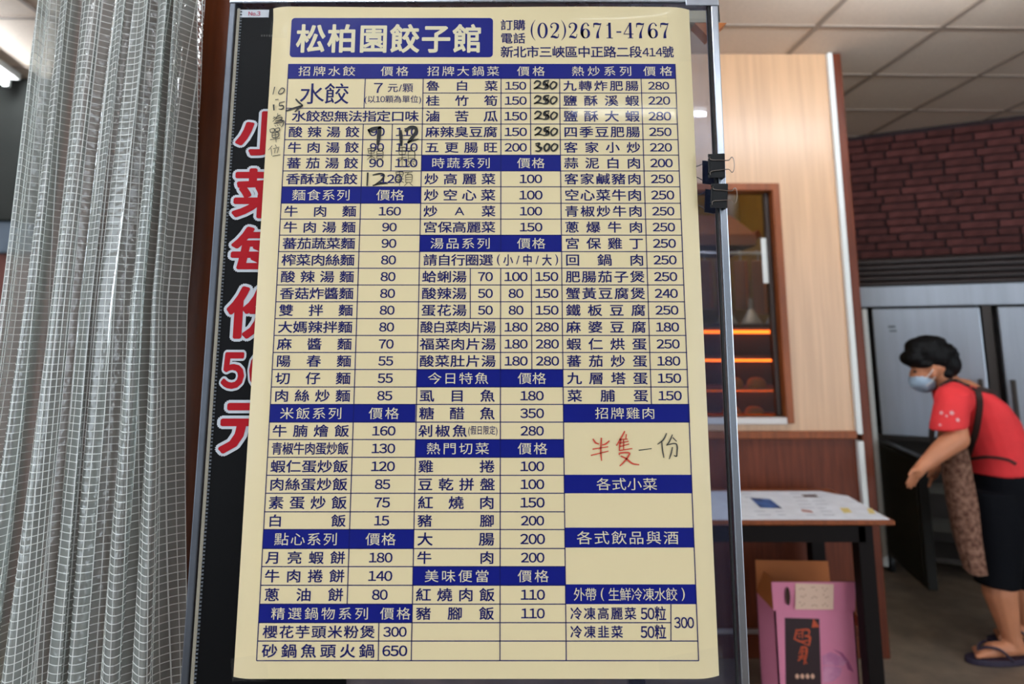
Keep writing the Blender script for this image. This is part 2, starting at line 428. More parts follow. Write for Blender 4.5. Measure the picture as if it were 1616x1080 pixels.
# ------------------------------------------------------------------ display stand with glass
SY = 0.934
st = thing('display_stand', (-0.06, SY, 0), 'tall metal-framed glass display stand that carries the yellow menu', 'display stand')
ZT = PY(808, 12, SY).z
mb = MB(); mb.bar((0.2915, SY, ZT + 0.02), (0.2815, SY, 0.02), 0.0105, 0.026); mb.build('right_post', M['steel'], st, bevel=0.0015)
mb = MB(); mb.bar((0.2835, SY - 0.008, ZT - 0.002), (0.2735, SY - 0.008, 0.3), 0.0026, 0.006); mb.build('gasket', M['gasket'], st)
mb = MB(); mb.bar((-0.4035, SY, ZT + 0.02), (-0.4035, SY, 0.02), 0.009, 0.022); mb.build('left_post', M['alu_dark'], st, bevel=0.0015)
mb = MB(); mb.box((-0.408, SY - 0.013, ZT + 0.001), (0.2965, SY + 0.013, ZT + 0.036)); mb.build('top_rail', M['steel'], st, bevel=0.002)
mb = MB(); mb.box((0.25, SY - 0.0145, ZT - 0.004), (0.2975, SY - 0.012, ZT + 0.037)); mb.build('corner_plate', M['steel'], st, bevel=0.001)
mb = MB(); mb.box((-0.405, SY - 0.011, 0.28), (0.28, SY + 0.011, 0.31)); mb.build('bottom_rail', M['steel'], st, bevel=0.002)
mb = MB(); mb.box((-0.399, SY + 0.002, 0.30), (0.286, SY + 0.006, ZT + 0.005)); mb.build('pane', M['glass'], st)
for x in (-0.4035, 0.2815):
    mb = MB(); mb.bar((x, SY - 0.2, 0.02), (x, SY + 0.2, 0.02), 0.03, 0.04, (0, 0, 1)); mb.build('foot', M['alu_dark'], st, bevel=0.004)

# ------------------------------------------------------------------ black banner with red lettering
BY = SY - 0.008
bx0 = -0.396; bx1 = -0.205
zt = PY(400, 12, BY).z - 0.002
bn = thing('banner', (-0.3, BY, 0.40), 'black vertical banner with large red Chinese characters, half covered by the menu', 'banner')
mb = MB(); mb.box((bx0, BY, 0.40), (bx1, BY + 0.004, zt)); mb.build('banner_sheet', M['black_print'], bn)
mb = MB(); mb.box((bx0 - 0.0005, BY - 0.0015, 0.40), (bx0 + 0.0035, BY + 0.004, zt)); mb.build('edge_strip', mat('beige_strip', '#8f8878', 0.5), bn)
mb = MB(); z = 0.42
while z < zt - 0.003:
    mb.box((bx0 + 0.0035, BY - 0.0012, z), (bx0 + 0.0065, BY, z + 0.0022)); z += 0.0046
mb.build('zip_teeth', mat('zip_grey', '#565c63', 0.5), bn, kind='stuff')
def on_banner(d): return lambda x, z: (x, BY - d, z)
def big_char(ch, x0, y0, x1, y1, name='banner_character'):
    a = PY(x0, y1, BY); b = PY(x1, y0, BY)
    for nm, off, m, d in (('outline', 0.085, M['white_print'], 0.0006), (name, 0.032, M['red_print'], 0.0011)):
        g1 = glyph(_FW.get(ch, ch)); g = fat(g1, off, 16); bx = bounds(fat(g1, 0.032, 16)[0])
        mb = MB()
        put(mb, g, lambda x, y: (a.x + (x - bx[0]) / (bx[1] - bx[0]) * (b.x - a.x), BY - d, a.z + (y - bx[2]) / (bx[3] - bx[2]) * (b.z - a.z)))
        ob = mb.build(nm, m, bn)
big_char('小', 370, 176, 466, 246); big_char('菜', 365, 266, 462, 345); big_char('每', 362, 358, 462, 436)
big_char('份', 355, 452, 458, 535)
big_char('5', 348, 556, 388, 614); big_char('0', 392, 556, 432, 614); big_char('元', 344, 636, 450, 716)
a = PY(379, 28, BY); b = PY(425, 16, BY)
mb = MB(); mb.box((a.x, BY - 0.0012, a.z), (b.x, BY, b.z)); stk = mb.build('number_sticker', M['white_print'], bn)
def fit_text(mb, s, c, h, w, Yp, off=0.0):
    """string with its box centred on c (X, Z), height h; w squeezes or widens it to that width"""
    g = line(s, off); bx = bounds(g[0]); sy = h / (bx[3] - bx[2]); sx = (w / (bx[1] - bx[0])) if w else sy
    put(mb, g, lambda x, y: (c[0] + (x - (bx[0] + bx[1]) / 2) * sx, Yp, c[1] + (y - (bx[2] + bx[3]) / 2) * sy))
mb = MB(); fit_text(mb, 'No.3', ((a.x + b.x) / 2, (a.z + b.z) / 2), 0.0068, 0.017, BY - 0.0016, 0.01); mb.build('lettering', mat('crimson_ink', '#b4284c', 0.5), stk)
mb = MB()
c = PY(421, 57, BY); 
for i in range(5): mb.box((c.x - 0.008 + i * 0.0036, BY - 0.0008, c.z - 0.001), (c.x - 0.0058 + i * 0.0036, BY - 0.0004, c.z + 0.0018))
mb.build('small_mark', M['pencil'], bn)

# ------------------------------------------------------------------ the menu poster
PYP = 0.916
LX0, LX1 = -0.3425, 0.2555
LZ0, LZ1 = PY(800, 1072, PYP).z, PY(800, 12, PYP).z
po = thing('menu_poster', ((LX0 + LX1) / 2, PYP, LZ0), 'large laminated cream menu poster with navy Chinese price table', 'poster')
mb = MB(); NX, NZ = 80, 60
def curl(x, z):
    d = 0.0
    r = (x - (LX1 - 0.030)) / 0.030
    if r > 0: d += 0.0085 * r * r
    l = ((LX0 + 0.024) - x) / 0.024
    if l > 0: d += 0.0055 * l * l
    t = (z - (LZ1 - 0.012)) / 0.012
    if t > 0: d -= 0.003 * t * t * (0.6 + 0.4 * math.sin(x * 14))
    return d
for side, th in ((0, 0.0), (1, 0.0006)):
    vs = []
    for j in range(NZ + 1):
        for i in range(NX + 1):
            x = LX0 + (LX1 - LX0) * i / NX; z = LZ0 + (LZ1 - LZ0) * j / NZ
            vs.append((x, PYP + curl(x, z) + th, z))
    fs = [(j * (NX + 1) + i, j * (NX + 1) + i + 1, (j + 1) * (NX + 1) + i + 1, (j + 1) * (NX + 1) + i) for j in range(NZ) for i in range(NX)]
    if side: fs = [f[::-1] for f in fs]
    mb.add(vs, fs)
mb.build('paper', M['paper'], po, smooth=True)

def PP(px, py, d=0.0): p = PY(px, py, PYP); return (p.x, PYP - d, p.z)
D1, D2, D3 = 0.0003, 0.0006, 0.0012
R = [124, 147, 171, 196, 220.6, 245, 270, 295, 321, 346, 371.3, 397.3, 423.6, 450, 476.5, 503, 529.7, 556.5, 583.4, 611, 638.5, 666.5, 694, 722,
     750.4, 778.8, 808, 836, 866, 894.6, 924, 953.8, 983, 1012, 1043]
def lerpx(ts):
    def f(y):
        if y <= ts[0][0]: a, b = ts[0], ts[1]
        else:
            for a, b in zip(ts, ts[1:]):
                if y <= b[0]: break
        return a[1] + (b[1] - a[1]) * (y - a[0]) / (b[0] - a[0])
    return f
xL = lerpx([(101, 455.6), (1043, 405)])
xA = lerpx([(124, 576.5), (321, 568.0), (1043, 545)])      # dish | price, first column
xA2 = lerpx([(196, 619.3), (270, 617)])
xB = lerpx([(124, 668), (638, 656), (1043, 649)])
xC = lerpx([(124, 790.7), (1043, 789)])
xC2 = lerpx([(124, 837), (583, 839.3)])
xD = lerpx([(124, 883), (638, 889.7), (1043, 893.7)])
xE = lerpx([(124, 1011.7), (638, 1028)])
xR = lerpx([(101, 1065.3), (638, 1087.7), (1043, 1102.5)])

# rules of the table
mb = MB(); LW = 0.00115
def rule(p, q):
    a, b = PP(*p, D1), PP(*q, D1)
    mb.bar(a, b, LW, 0.00005)
def hr(y, f0, f1): rule((f0(y), y), (f1(y), y))
def vr(f, y0, y1): rule((f(y0), y0), (f(y1), y1))
vr(xL, 101, 1043); vr(xR, 101, 1043); hr(1043, xL, xR)
vr(xB, 124, 1043); vr(xD, 124, 1043)
for i, y in enumerate(R[:-1]):
    if i != 1: hr(y, xL, xB)
    hr(y, xB, xD)
    if i <= 21: hr(y, xD, xR)
c300 = lambda y: 1058.75
hr(983, xD, c300); hr(1012, xD, xR); rule((1058.75, 953.8), (1058.75, 1012))
vr(xA, 124, 171); vr(xA, 196, 953.8); vr(xA2, 196, 270)
f598 = lerpx([(983, 598), (1043, 597)]); vr(f598, 983, 1043)
vr(xC, 124, 397.3); vr(xC, 423.6, 1043); vr(xC2, 124, 245); vr(xC2, 423.6, 583.4)
f742 = lambda y: 742.2; rule((742.2, 423.6), (742.2, 503)); vr(xE, 124, 638.5)
mb.build('table_rules', M['ink'], po)

def em(py, row):                    # row height in metres
    return row
def row_h(y0, y1): return PP(800, y0)[2] - PP(800, y1)[2]
def spread(mb, s, x0, x1, y, hpx, d, off=0.0, wide=1.22, fill=0.74):
    """characters shared out evenly from x0 to x1 at height y; hpx is the row height in pixels"""
    a = PP(x0, y, d); b = PP(x1, y, d)
    ey = row_h(y - hpx / 2, y + hpx / 2) * fill; ex = ey * wide
    n = len(s); w = b[0] - a[0]
    ex = min(ex, w / n * 1.04)
    for i, ch in enumerate(s):
        cx = a[0] + ex * 0.48 + (w - 0.96 * ex) * (i / (n - 1) if n > 1 else 0.5)
        if ch in '()/': 
            g = glyph(ch); bx = bounds(g[0]); sc = ey
            put(mb, g, lambda x, y_: (cx + (x - (bx[0] + bx[1]) / 2) * sc, a[1], a[2] + (y_ - (bx[2] + bx[3]) / 2) * sc)); continue
        if ord(ch) < 128:
            g = glyph(ch); bx = bounds(g[0])
            put(mb, g, lambda x, y_: (cx + (x - (bx[0] + bx[1]) / 2) * ex, a[1], a[2] + (y_ - (bx[2] + bx[3]) / 2) * ey)); continue
        put(mb, fat(glyph(ch), off), lambda x, y_: (cx + (x - 0.5) * ex, a[1], a[2] + (y_ - 0.38) * ey))
INK_OFF = 0.018
def dish(s, x0, x1, i, name='dish_lettering', pad=5.5):
    mb = MB(); y = (R[i] + R[i + 1]) / 2
    if len(s) <= 3 and x1 - x0 > 100:            # widely spaced: each character by itself
        ex = (R[i + 1] - R[i]) * 0.74 * 1.22; wd = x1 - x0 - 2 * pad
        for k, ch in enumerate(s):
            c = x0 + pad + ex * 0.48 + (wd - 0.96 * ex) * k / (len(s) - 1)
            mb = MB(); spread(mb, ch, c - ex * 0.5, c + ex * 0.5, y, R[i + 1] - R[i], D1, INK_OFF); mb.build('dish_character', M['ink'], po)
        return
    spread(mb, s, x0 + pad, x1 - pad, y, R[i + 1] - R[i], D1, INK_OFF)
    return mb.build(name, M['ink'], po)
def price(s, x0, x1, i, i2=None, k=1.0):
    y = (R[i] + R[(i2 or i) + 1]) / 2; h = row_h(R[i], R[i + 1])
    p = PP((x0 + x1) / 2, y)
    mb = MB(); fit_text(mb, s, (p[0], p[2]), h * 0.55 * k, h * (1.38 if len(s) == 3 else 0.89) * k, PYP - D1, INK_OFF)
    return mb.build('price_lettering', M['ink'], po)
def header(words, y0, y1, f0, f1):
    mb = MB(); a0, a1, b0, b1 = PP(f0(y1), y1, D1), PP(f1(y1), y1, D1), PP(f0(y0), y0, D1), PP(f1(y0), y0, D1)
    mb.quad(a0, a1, b1, b0); hb = mb.build('header_band', M['navy'], po)
    for s, x0, x1 in words:
        mb = MB(); spread(mb, s, x0, x1, (y0 + y1) / 2, y1 - y0, D2, 0.0, 1.2, 0.71)
        mb.build('header_lettering', M['cream'], hb)
header([('招牌水餃', 471, 561), ('價格', 601, 645), ('招牌大鍋菜', 674, 788), ('價格', 816, 860), ('熱炒系列', 902, 997), ('價格', 1015, 1061)], 101, 124, xL, xR)
for s, i, a0, a1, p0, p1 in (('麵食系列', 7, 461, 553, 594, 638), ('米飯系列', 20, 442, 540, 582, 630), ('點心系列', 27, 433, 533, 577, 625), ('精選鍋物系列', 31, 428, 582, 600, 648)):
    header([(s, a0, a1), ('價格', p0, p1)], R[i], R[i + 1], xL, xB)
for s, i, a0, a1, p0, p1 in (('時蔬系列', 5, 681, 774, 816, 860), ('湯品系列', 10, 679, 774, 816, 861), ('今日特魚', 18, 675, 771, 817, 862), ('熱門切菜', 22, 673, 772, 817, 864), ('美味便當', 29, 670, 772, 817, 866)):
    header([(s, a0, a1), ('價格', p0, p1)], R[i], R[i + 1], xB, xD)
for s, y0, y1, a0, a1 in (('招牌雞肉', 638.5, 666, 939, 1034), ('各式小菜', 749.5, 778.8, 941, 1037), ('各式飲品與酒', 833, 864.5, 910, 1071), ('外帶(生鮮冷凍水餃)', 922.5, 953.8, 905, 1087)):
    header([(s, a0, a1)], y0, y1, xD, xR)

def mid(i): return (R[i] + R[i + 1]) / 2
C1 = {3: ('酸辣湯餃', '90', '110'), 4: ('牛肉湯餃', '90', '110'), 5: ('蕃茄湯餃', '90', '110'), 6: ('香酥黃金餃', '120'), 8: ('牛肉麵', '160'), 9: ('牛肉湯麵', '90'),
      10: ('蕃茄蔬菜麵', '90'), 11: ('榨菜肉絲麵', '80'), 12: ('酸辣湯麵', '80'), 13: ('香菇炸醬麵', '80'), 14: ('雙拌麵', '80'), 15: ('大媽辣拌麵', '80'), 16: ('麻醬麵', '70'),
      17: ('陽春麵', '55'), 18: ('切仔麵', '55'), 19: ('肉絲炒麵', '85'), 21: ('牛腩燴飯', '160'), 22: ('青椒牛肉蛋炒飯', '130'), 23: ('蝦仁蛋炒飯', '120'), 24: ('肉絲蛋炒飯', '85'),
      25: ('素蛋炒飯', '75'), 26: ('白飯', '15'), 28: ('月亮蝦餅', '180'), 29: ('牛肉捲餅', '140'), 30: ('蔥油餅', '80'), 32: ('櫻花芋頭米粉煲', '300'), 33: ('砂鍋魚頭火鍋', '650')}
for i, t in C1.items():
    y = mid(i)
    if i >= 32: dish(t[0], xL(y) + 2, 597, i); price(t[1], 597, xB(y), i)
    elif len(t) == 3: dish(t[0], xL(y), xA(y), i); price(t[1], xA(y), xA2(y), i); price(t[2], xA2(y), xB(y), i)
    else: dish(t[0], xL(y), xA(y), i); price(t[1], xA(y), xB(y), i)
dish('水餃恕無法指定口味', xL(183) + 4, xB(183), 2)
mb = MB(); spread(mb, '水餃', 473, 551, 148, 45, D1, 0.004, 1.12, 0.78); mb.build('dish_lettering', M['ink'], po)
mb = MB()
p = PP(597, 139); fit_text(mb, '7', (p[0], p[2]), 0.0145, 0.0125, PYP - D1, 0.006)
mb.build('price_lettering', M['ink'], po); mb = MB()
p = PP(632, 139); fit_text(mb, '元/顆', (p[0], p[2]), 0.0125, 0.0355, PYP - D1, 0.006)
mb.build('price_lettering', M['ink'], po); mb = MB()
p = PP(620, 157.5); fit_text(mb, '(以10顆為單位)', (p[0], p[2]), 0.0125, 0.079, PYP - D1, 0.006)
mb.build('price_lettering', M['ink'], po)

C2 = {0: ('魯白菜', '150'), 1: ('桂竹筍', '150'), 2: ('滷苦瓜', '150'), 3: ('麻辣臭豆腐', '150'), 4: ('五更腸旺', '200')}
for i, t in C2.items(): y = mid(i); dish(t[0], xB(y), xC(y), i); price(t[1], xC(y), xC2(y), i)
for i, t in {6: ('炒高麗菜', '100'), 7: ('炒空心菜', '100'), 8: ('炒A菜', '100'), 9: ('宮保高麗菜', '150'), 19: ('虱目魚', '180'), 20: ('糖醋魚', '350'), 23: ('雞捲', '100'), 24: ('豆乾拼盤', '100'),
             25: ('紅燒肉', '150'), 26: ('豬腳', '200'), 27: ('大腸', '200'), 28: ('牛肉', '200'), 30: ('紅燒肉飯', '110'), 31: ('豬腳飯', '110')}.items():
    y = mid(i); dish(t[0], xB(y), xC(y) - 3, i); price(t[1], xC(y), xD(y), i)
y = mid(21); mb = MB(); spread(mb, '剁椒魚', xB(y) + 5, 737, y, 27.5, D1, INK_OFF); mb.build('dish_lettering', M['ink'], po); mb = MB(); p = PP(762, y); fit_text(mb, '(假日限定)', (p[0], p[2]), 0.013, 0.0375, PYP - D1, 0.004)
mb.build('dish_lettering', M['ink'], po); price('280', xC(y), xD(y), 21)
y = mid(11); mb = MB(); spread(mb, '請自行圈選', 668, 778, y, 26, D1, INK_OFF); mb.build('dish_lettering', M['ink'], po); mb = MB(); spread(mb, '(小/中/大)', 779, 886, y, 26, D1, INK_OFF, 1.1, 0.74); mb.build('dish_lettering', M['ink'], po)
for i, t in {12: ('蛤蜊湯', '70', '100', '150'), 13: ('酸辣湯', '50', '80', '150'), 14: ('蛋花湯', '50', '80', '150')}.items():
    y = mid(i); dish(t[0], xB(y), 742, i); price(t[1], 742, xC(y), i); price(t[2], xC(y), xC2(y), i); price(t[3], xC2(y), xD(y), i)
for i, t in {15: '酸白菜肉片湯', 16: '福菜肉片湯', 17: '酸菜肚片湯'}.items():
    y = mid(i); dish(t, xB(y) - 1, xC(y) - 2, i); price('180', xC(y), xC2(y), i); price('280', xC2(y), xD(y), i)

C3 = ['九轉炸肥腸 280', '鹽酥溪蝦 220', '鹽酥大蝦 280', '四季豆肥腸 250', '客家小炒 220', '蒜泥白肉 200', '客家鹹豬肉 250', '空心菜牛肉 250', '青椒炒牛肉 250', '蔥爆牛肉 250',
      '宮保雞丁 250', '回鍋肉 250', '肥腸茄子煲 250', '蟹黃豆腐煲 240', '鐵板豆腐 250', '麻婆豆腐 180', '蝦仁烘蛋 250', '蕃茄炒蛋 180', '九層塔蛋 150', '菜脯蛋 150']
for i, t in enumerate(C3):
    y = mid(i); a, b = t.split(); dish(a, xD(y), xE(y) + 1, i); price(b, xE(y), xR(y), i)
for i, a in ((31, '冷凍高麗菜'), (32, '冷凍韭菜')):
    y = mid(i); mb = MB(); spread(mb, a, 900, 1004 if i == 31 else 983, y, 29, D1, INK_OFF, 1.0, 0.72)
    mb.build('dish_lettering', M['ink'], po); mb = MB()
    p = PP(1031, y); fit_text(mb, '50粒', (p[0], p[2]), 0.0165, 0.0315, PYP - D1, INK_OFF); mb.build('dish_lettering', M['ink'], po)
p = PP(1079.5, 983); mb = MB(); fit_text(mb, '300', (p[0], p[2]), 0.0128, 0.0245, PYP - D1, INK_OFF); mb.build('price_lettering', M['ink'], po)

# title panel
def rrect(x0, y0, x1, y1, r, d, n=5):
    a = PP(x0, y1, d); b = PP(x1, y0, d); out = []
    for cx, cz, s in ((b[0] - r, b[2] - r, 0), (a[0] + r, b[2] - r, 1), (a[0] + r, a[2] + r, 2), (b[0] - r, a[2] + r, 3)):
        for k in range(n + 1):
            t = (s + k / n) * PI / 2; out.append((cx + r * math.cos(t), PYP - d, cz + r * math.sin(t)))
    return out
mb = MB(); pts = rrect(457, 28.5, 778, 90.5, 0.005, D1); mb.add(pts, [tuple(range(len(pts)))[::-1]])
o = mb.build('title_panel', M['navy'], po)
mb = MB()
for i, ch in enumerate('松柏園餃子館'):
    g = fat(glyph(ch), 0.026, 12); x = 491 + i * 49.3
    c = PP(x, 61, D2)
    put(mb, g, lambda u, v: (c[0] + (u - 0.5) * 0.0425, c[1], c[2] + (v - 0.38) * 0.0445))
mb.build('title_lettering', M['cream'], o)
# telephone and address
mb = MB()
spread(mb, '訂購', 790, 829, 39.5, 21, D1, INK_OFF, 1.05, 0.84); spread(mb, '電話', 790, 829, 60.5, 21, D1, INK_OFF, 1.05, 0.84)
spread(mb, '新北市三峽區中正路二段', 790, 1013, 82, 24, D1, INK_OFF, 1.05, 0.80)
p = PP(1029.5, 82.5); fit_text(mb, '414', (p[0], p[2]), 0.0125, 0.0285, PYP - D1, 0.008)
spread(mb, '號', 1045, 1063, 82, 24, D1, INK_OFF, 1.0, 0.80)
mb.build('address_lettering', M['ink'], po)
mb = MB()
T, t_ = 0.17, 0.045
def ell(cx, cy, rx, ry, a0=0, a1=360, n=24, thick=T, thin=t_):
    return [(cx + rx * math.cos(math.radians(a)), cy + ry * math.sin(math.radians(a)), thin + (thick - thin) * abs(math.cos(math.radians(a))) ** 1.3)
            for a in [a0 + (a1 - a0) * k / n for k in range(n + 1)]]
DG = {
 '0': [ell(0.5, 0.5, 0.36, 0.48)],
 '2': [[(0.16, 0.70, 0.14), (0.2, 0.72, 0.15), (0.13, 0.8, 0.05), (0.25, 0.93, 0.07), (0.5, 0.98, 0.06), (0.76, 0.88, 0.15), (0.8, 0.7, 0.17), (0.66, 0.48, 0.12), (0.35, 0.25, 0.05), (0.13, 0.03, 0.05)],
       [(0.13, 0.08, 0.1), (0.4, 0.1, 0.17), (0.65, 0.05, 0.15), (0.82, 0.08, 0.06), (0.88, 0.27, 0.04)]],
 '6': [[(0.8, 0.78, 0.13), (0.78, 0.84, 0.1), (0.66, 0.96, 0.05), (0.5, 0.97, 0.05), (0.27, 0.82, 0.12), (0.17, 0.5, 0.17), (0.2, 0.25, 0.17), (0.33, 0.05, 0.08), (0.5, 0.02, 0.05)], ell(0.52, 0.31, 0.31, 0.29)],
 '7': [[(0.13, 0.7, 0.04), (0.15, 0.95, 0.06)], [(0.13, 0.92, 0.12), (0.4, 0.93, 0.16), (0.7, 0.9, 0.13), (0.88, 0.96, 0.05)], [(0.87, 0.96, 0.04), (0.68, 0.62, 0.06), (0.52, 0.32, 0.14), (0.5, 0.05, 0.2), (0.5, 0.0, 0.18)]],
 '1': [[(0.52, 1.0, 0.17), (0.52, 0.03, 0.17)], [(0.22, 0.83, 0.05), (0.4, 0.86, 0.06), (0.5, 0.97, 0.1)], [(0.2, 0.02, 0.05), (0.84, 0.02, 0.05)]],
 '4': [[(0.68, 1.0, 0.16), (0.68, 0.03, 0.17)], [(0.66, 0.98, 0.05), (0.06, 0.27, 0.05)], [(0.05, 0.27, 0.06), (0.95, 0.27, 0.06)], [(0.42, 0.02, 0.05), (0.92, 0.02, 0.05)]],
 '-': [[(0.0, 0.4, 0.1), (1.0, 0.4, 0.1)]],
 '(': [[(0.95, 1.18, 0.06), (0.4, 0.88, 0.25), (0.18, 0.5, 0.4), (0.4, 0.12, 0.25), (0.95, -0.14, 0.06)]],
 ')': [[(0.05, 1.18, 0.06), (0.6, 0.88, 0.25), (0.82, 0.5, 0.4), (0.6, 0.12, 0.25), (0.05, -0.14, 0.06)]]}
for ch, x0, x1 in (('(', 290, 328), ('0', 342, 428), ('2', 440, 522), (')', 533, 572), ('2', 587, 667), ('6', 683, 767), ('7', 783, 862), ('1', 880, 955), ('-', 975, 1010), ('4', 1028, 1110), ('7', 1126, 1202), ('6', 1220, 1307), ('7', 1318, 1397)):
    a = PP(780 + x0 / 5.05, 60.6, D1); b = PP(780 + x1 / 5.05, 36.0, D1)
    for stq in DG[ch]:
        wd = b[0] - a[0]; hh = b[2] - a[2]
        k = 0.0205
        if ch in '()': k = wd * 0.8
        ribbon(mb, [(a[0] + x * wd, a[2] + y * hh, w * k) for x, y, w in stq], lambda x, z: (x, PYP - D1, z), smooth=len(stq) > 2 and len(stq) < 20)
mb.build('telephone_lettering', M['ink'], po)

# handwriting
def penmap(k, ox, oy, d=D3): return lambda x, y: PP(ox + x / k, oy + y / k, d)
f2 = penmap(5.685, 415, 120)
mb = MB()
for pts, w in (([(108, 100), (92, 170)], 9), ([(165, 113), (143, 148), (152, 165), (182, 152), (195, 122), (175, 110), (160, 118)], 7), ([(113, 216), (142, 212)], 9), ([(98, 258), (101, 312)], 16),
               ([(152, 240), (150, 268), (178, 266), (187, 285), (170, 300), (142, 298)], 8), ([(150, 243), (197, 232)], 8),
               ([(205, 318), (280, 292), (355, 266)], 13), ([(295, 208), (325, 240), (360, 266)], 13), ([(360, 266), (320, 295), (288, 325)], 13)):
    pen(mb, pts, w * 1.25, f2)
mb.build('handwriting', M['marker'], po)
mb = MB()
for pts in ([(135, 335), (132, 362)], [(98, 368), (115, 378)], [(92, 385), (165, 352)], [(150, 350), (90, 412)], [(105, 392), (168, 372), (165, 392), (112, 408)], [(112, 408), (172, 398), (170, 418), (100, 430)],
            [(100, 430), (185, 402), (182, 440), (165, 462)], [(108, 445), (120, 455)], [(130, 440), (140, 452)], [(150, 436), (160, 448)],
            [(65, 480), (72, 508), (105, 500), (100, 474), (65, 482)], [(112, 475), (118, 500), (150, 492), (145, 468), (112, 476)], [(85, 515), (90, 555), (140, 545), (138, 508), (85, 516)], [(88, 535), (140, 527)],
            [(65, 575), (155, 560)], [(112, 510), (122, 598)],
            [(85, 628), (52, 668)], [(75, 650), (82, 715)], [(112, 618), (125, 640)], [(95, 655), (148, 640)], [(112, 660), (108, 695)], [(142, 650), (130, 695)], [(88, 722), (158, 708)]):
    pen(mb, pts, 8, f2)
mb.build('handwriting', M['pencil'], po)
mb = MB()
for pts, w in (([(946, 500), (985, 478), (1062, 462)], 34), ([(1050, 455), (1042, 540), (1030, 622)], 36), ([(945, 480), (968, 530)], 22), ([(1235, 488), (1240, 560), (1243, 632)], 30),
               ([(1275, 500), (1320, 465), (1370, 470), (1372, 510), (1335, 560), (1300, 605)], 30), ([(1300, 603), (1345, 580), (1398, 570)], 18),
               ([(942, 868), (936, 988)], 20), ([(985, 892), (1050, 878), (1088, 892), (1060, 940), (995, 985)], 15), ([(985, 985), (1060, 968), (1120, 968)], 13)):
    pen(mb, pts, w, f2)
def ke(cx, cy, w, h, pw):           # the handwritten counting word, in pen strokes inside its box
    for s in ([(0, 0), (0.05, 0.38)], [(0, 0.02), (0.42, 0), (0.4, 0.35)], [(0.03, 0.18), (0.4, 0.17)], [(0.05, 0.37), (0.42, 0.35)], [(0.22, 0), (0.22, 1)], [(-0.05, 0.55), (0.48, 0.5)], [(0.2, 0.58), (-0.05, 0.85)], [(0.25, 0.58), (0.48, 0.78)],
              [(0.52, 0.05), (1, 0)], [(0.75, 0.05), (0.68, 0.2)], [(0.58, 0.22), (0.58, 0.75)], [(0.58, 0.22), (0.95, 0.2), (0.95, 0.74)], [(0.6, 0.4), (0.93, 0.38)], [(0.6, 0.56), (0.93, 0.55)], [(0.58, 0.75), (0.95, 0.73)], [(0.68, 0.8), (0.5, 1)], [(0.84, 0.8), (1.02, 1)]):
        pen(mb, [(cx - w / 2 + a * w, cy - h / 2 + b * h) for a, b in s], pw, f2)
ke(1012, 712, 140, 120, 7); ke(1292, 730, 150, 170, 7); ke(1268, 925, 150, 125, 7)
mb.build('handwriting', M['marker'], po)
f3 = penmap(3.272, 740, 0)
for k, (y0, s) in enumerate(((0, '250'), (77, '250'), (157, '250'), (240, '250'), (320, '300'))):
    mb = MB()
    def S(pts, w=9): pen(mb, [(x + k * 1.2, y + y0) for x, y in pts], w, f3)
    if s == '250':
        S([(336, 434), (350, 420), (369, 427), (360, 445), (335, 461)]); S([(335, 460), (355, 455), (380, 459)])
        S([(414, 418), (390, 422), (386, 438), (406, 441), (404, 457), (380, 461)], 10); S([(388, 424), (412, 450)], 9); S([(392, 455), (410, 425)], 8)
    else:
        S([(338, 424), (360, 422), (352, 438), (370, 446), (358, 462), (338, 460)]); S([(340, 430), (368, 452)], 8)
        S([(398, 422), (384, 442), (392, 461), (408, 450), (410, 430), (397, 422)], 10)
    S([(436, 422), (420, 442), (428, 461), (447, 450), (452, 432), (435, 422)], 9)
    mb.build('handwriting', M['marker'], po)
f4 = penmap(7.345, 890, 660)
mb = MB()
for pts in ([(335, 240), (365, 285), (405, 300)], [(525, 262), (480, 300), (440, 312)], [(330, 360), (510, 332)], [(310, 432), (515, 382)], [(432, 228), (425, 380), (435, 495)],
            [(703, 150), (660, 230), (605, 320)], [(660, 245), (645, 310), (640, 378)], [(722, 185), (715, 240)], [(640, 246), (738, 243)], [(688, 250), (690, 365)], [(645, 290), (748, 268)], [(645, 330), (755, 300)],
            [(640, 376), (790, 352)], [(640, 428), (652, 405), (750, 402), (745, 440), (700, 500), (645, 556)], [(655, 438), (720, 470), (790, 525), (870, 540)]):
    pen(mb, pts, 19, f4)
mb.build('handwriting', M['redpen'], po)
mb = MB()
for pts in ([(865, 373), (1015, 352)], [(1187, 175), (1150, 250), (1082, 305)], [(1130, 265), (1140, 370), (1156, 460)], [(1255, 190), (1220, 270), (1185, 318)], [(1258, 225), (1305, 270)],
            [(1190, 312), (1300, 300), (1306, 420), (1298, 442), (1272, 432)], [(1255, 335), (1240, 410), (1216, 476)]):
    pen(mb, pts, 15, f4)
mb.build('handwriting', M['pencil'], po)

# clear tape at the corners: crumpled thin sheets
def tape(quad, label, n=8, amp=0.0006, seed=0):
    rn = random.Random(seed); pts = [PY(x, y, PYP - 0.0035) for x, y in quad]
    vs = []
    for j in range(n + 1):
        for i in range(n + 1):
            u, v = i / n, j / n
            p = pts[0] * (1 - u) * (1 - v) + pts[1] * u * (1 - v) + pts[2] * u * v + pts[3] * (1 - u) * v
            vs.append((p.x, p.y + rn.uniform(-amp, amp), p.z))
    mb = MB(); mb.add(vs, [(j * (n + 1) + i, j * (n + 1) + i + 1, (j + 1) * (n + 1) + i + 1, (j + 1) * (n + 1) + i) for j in range(n) for i in range(n)])
    return tag(mb.build('clear_tape', M['tape'], smooth=False), label, 'tape')
tape(((1050, 8), (1108, 4), (1113, 100), (1062, 95)), 'clear tape over the upper right corner of the menu', seed=1)
tape(((436, -4), (462, -2), (452, 60), (424, 60)), 'clear tape over the upper left corner of the menu', seed=2)
tape(((364, 1040), (420, 1032), (424, 1076), (366, 1076)), 'clear tape over the lower left corner of the menu', seed=3)
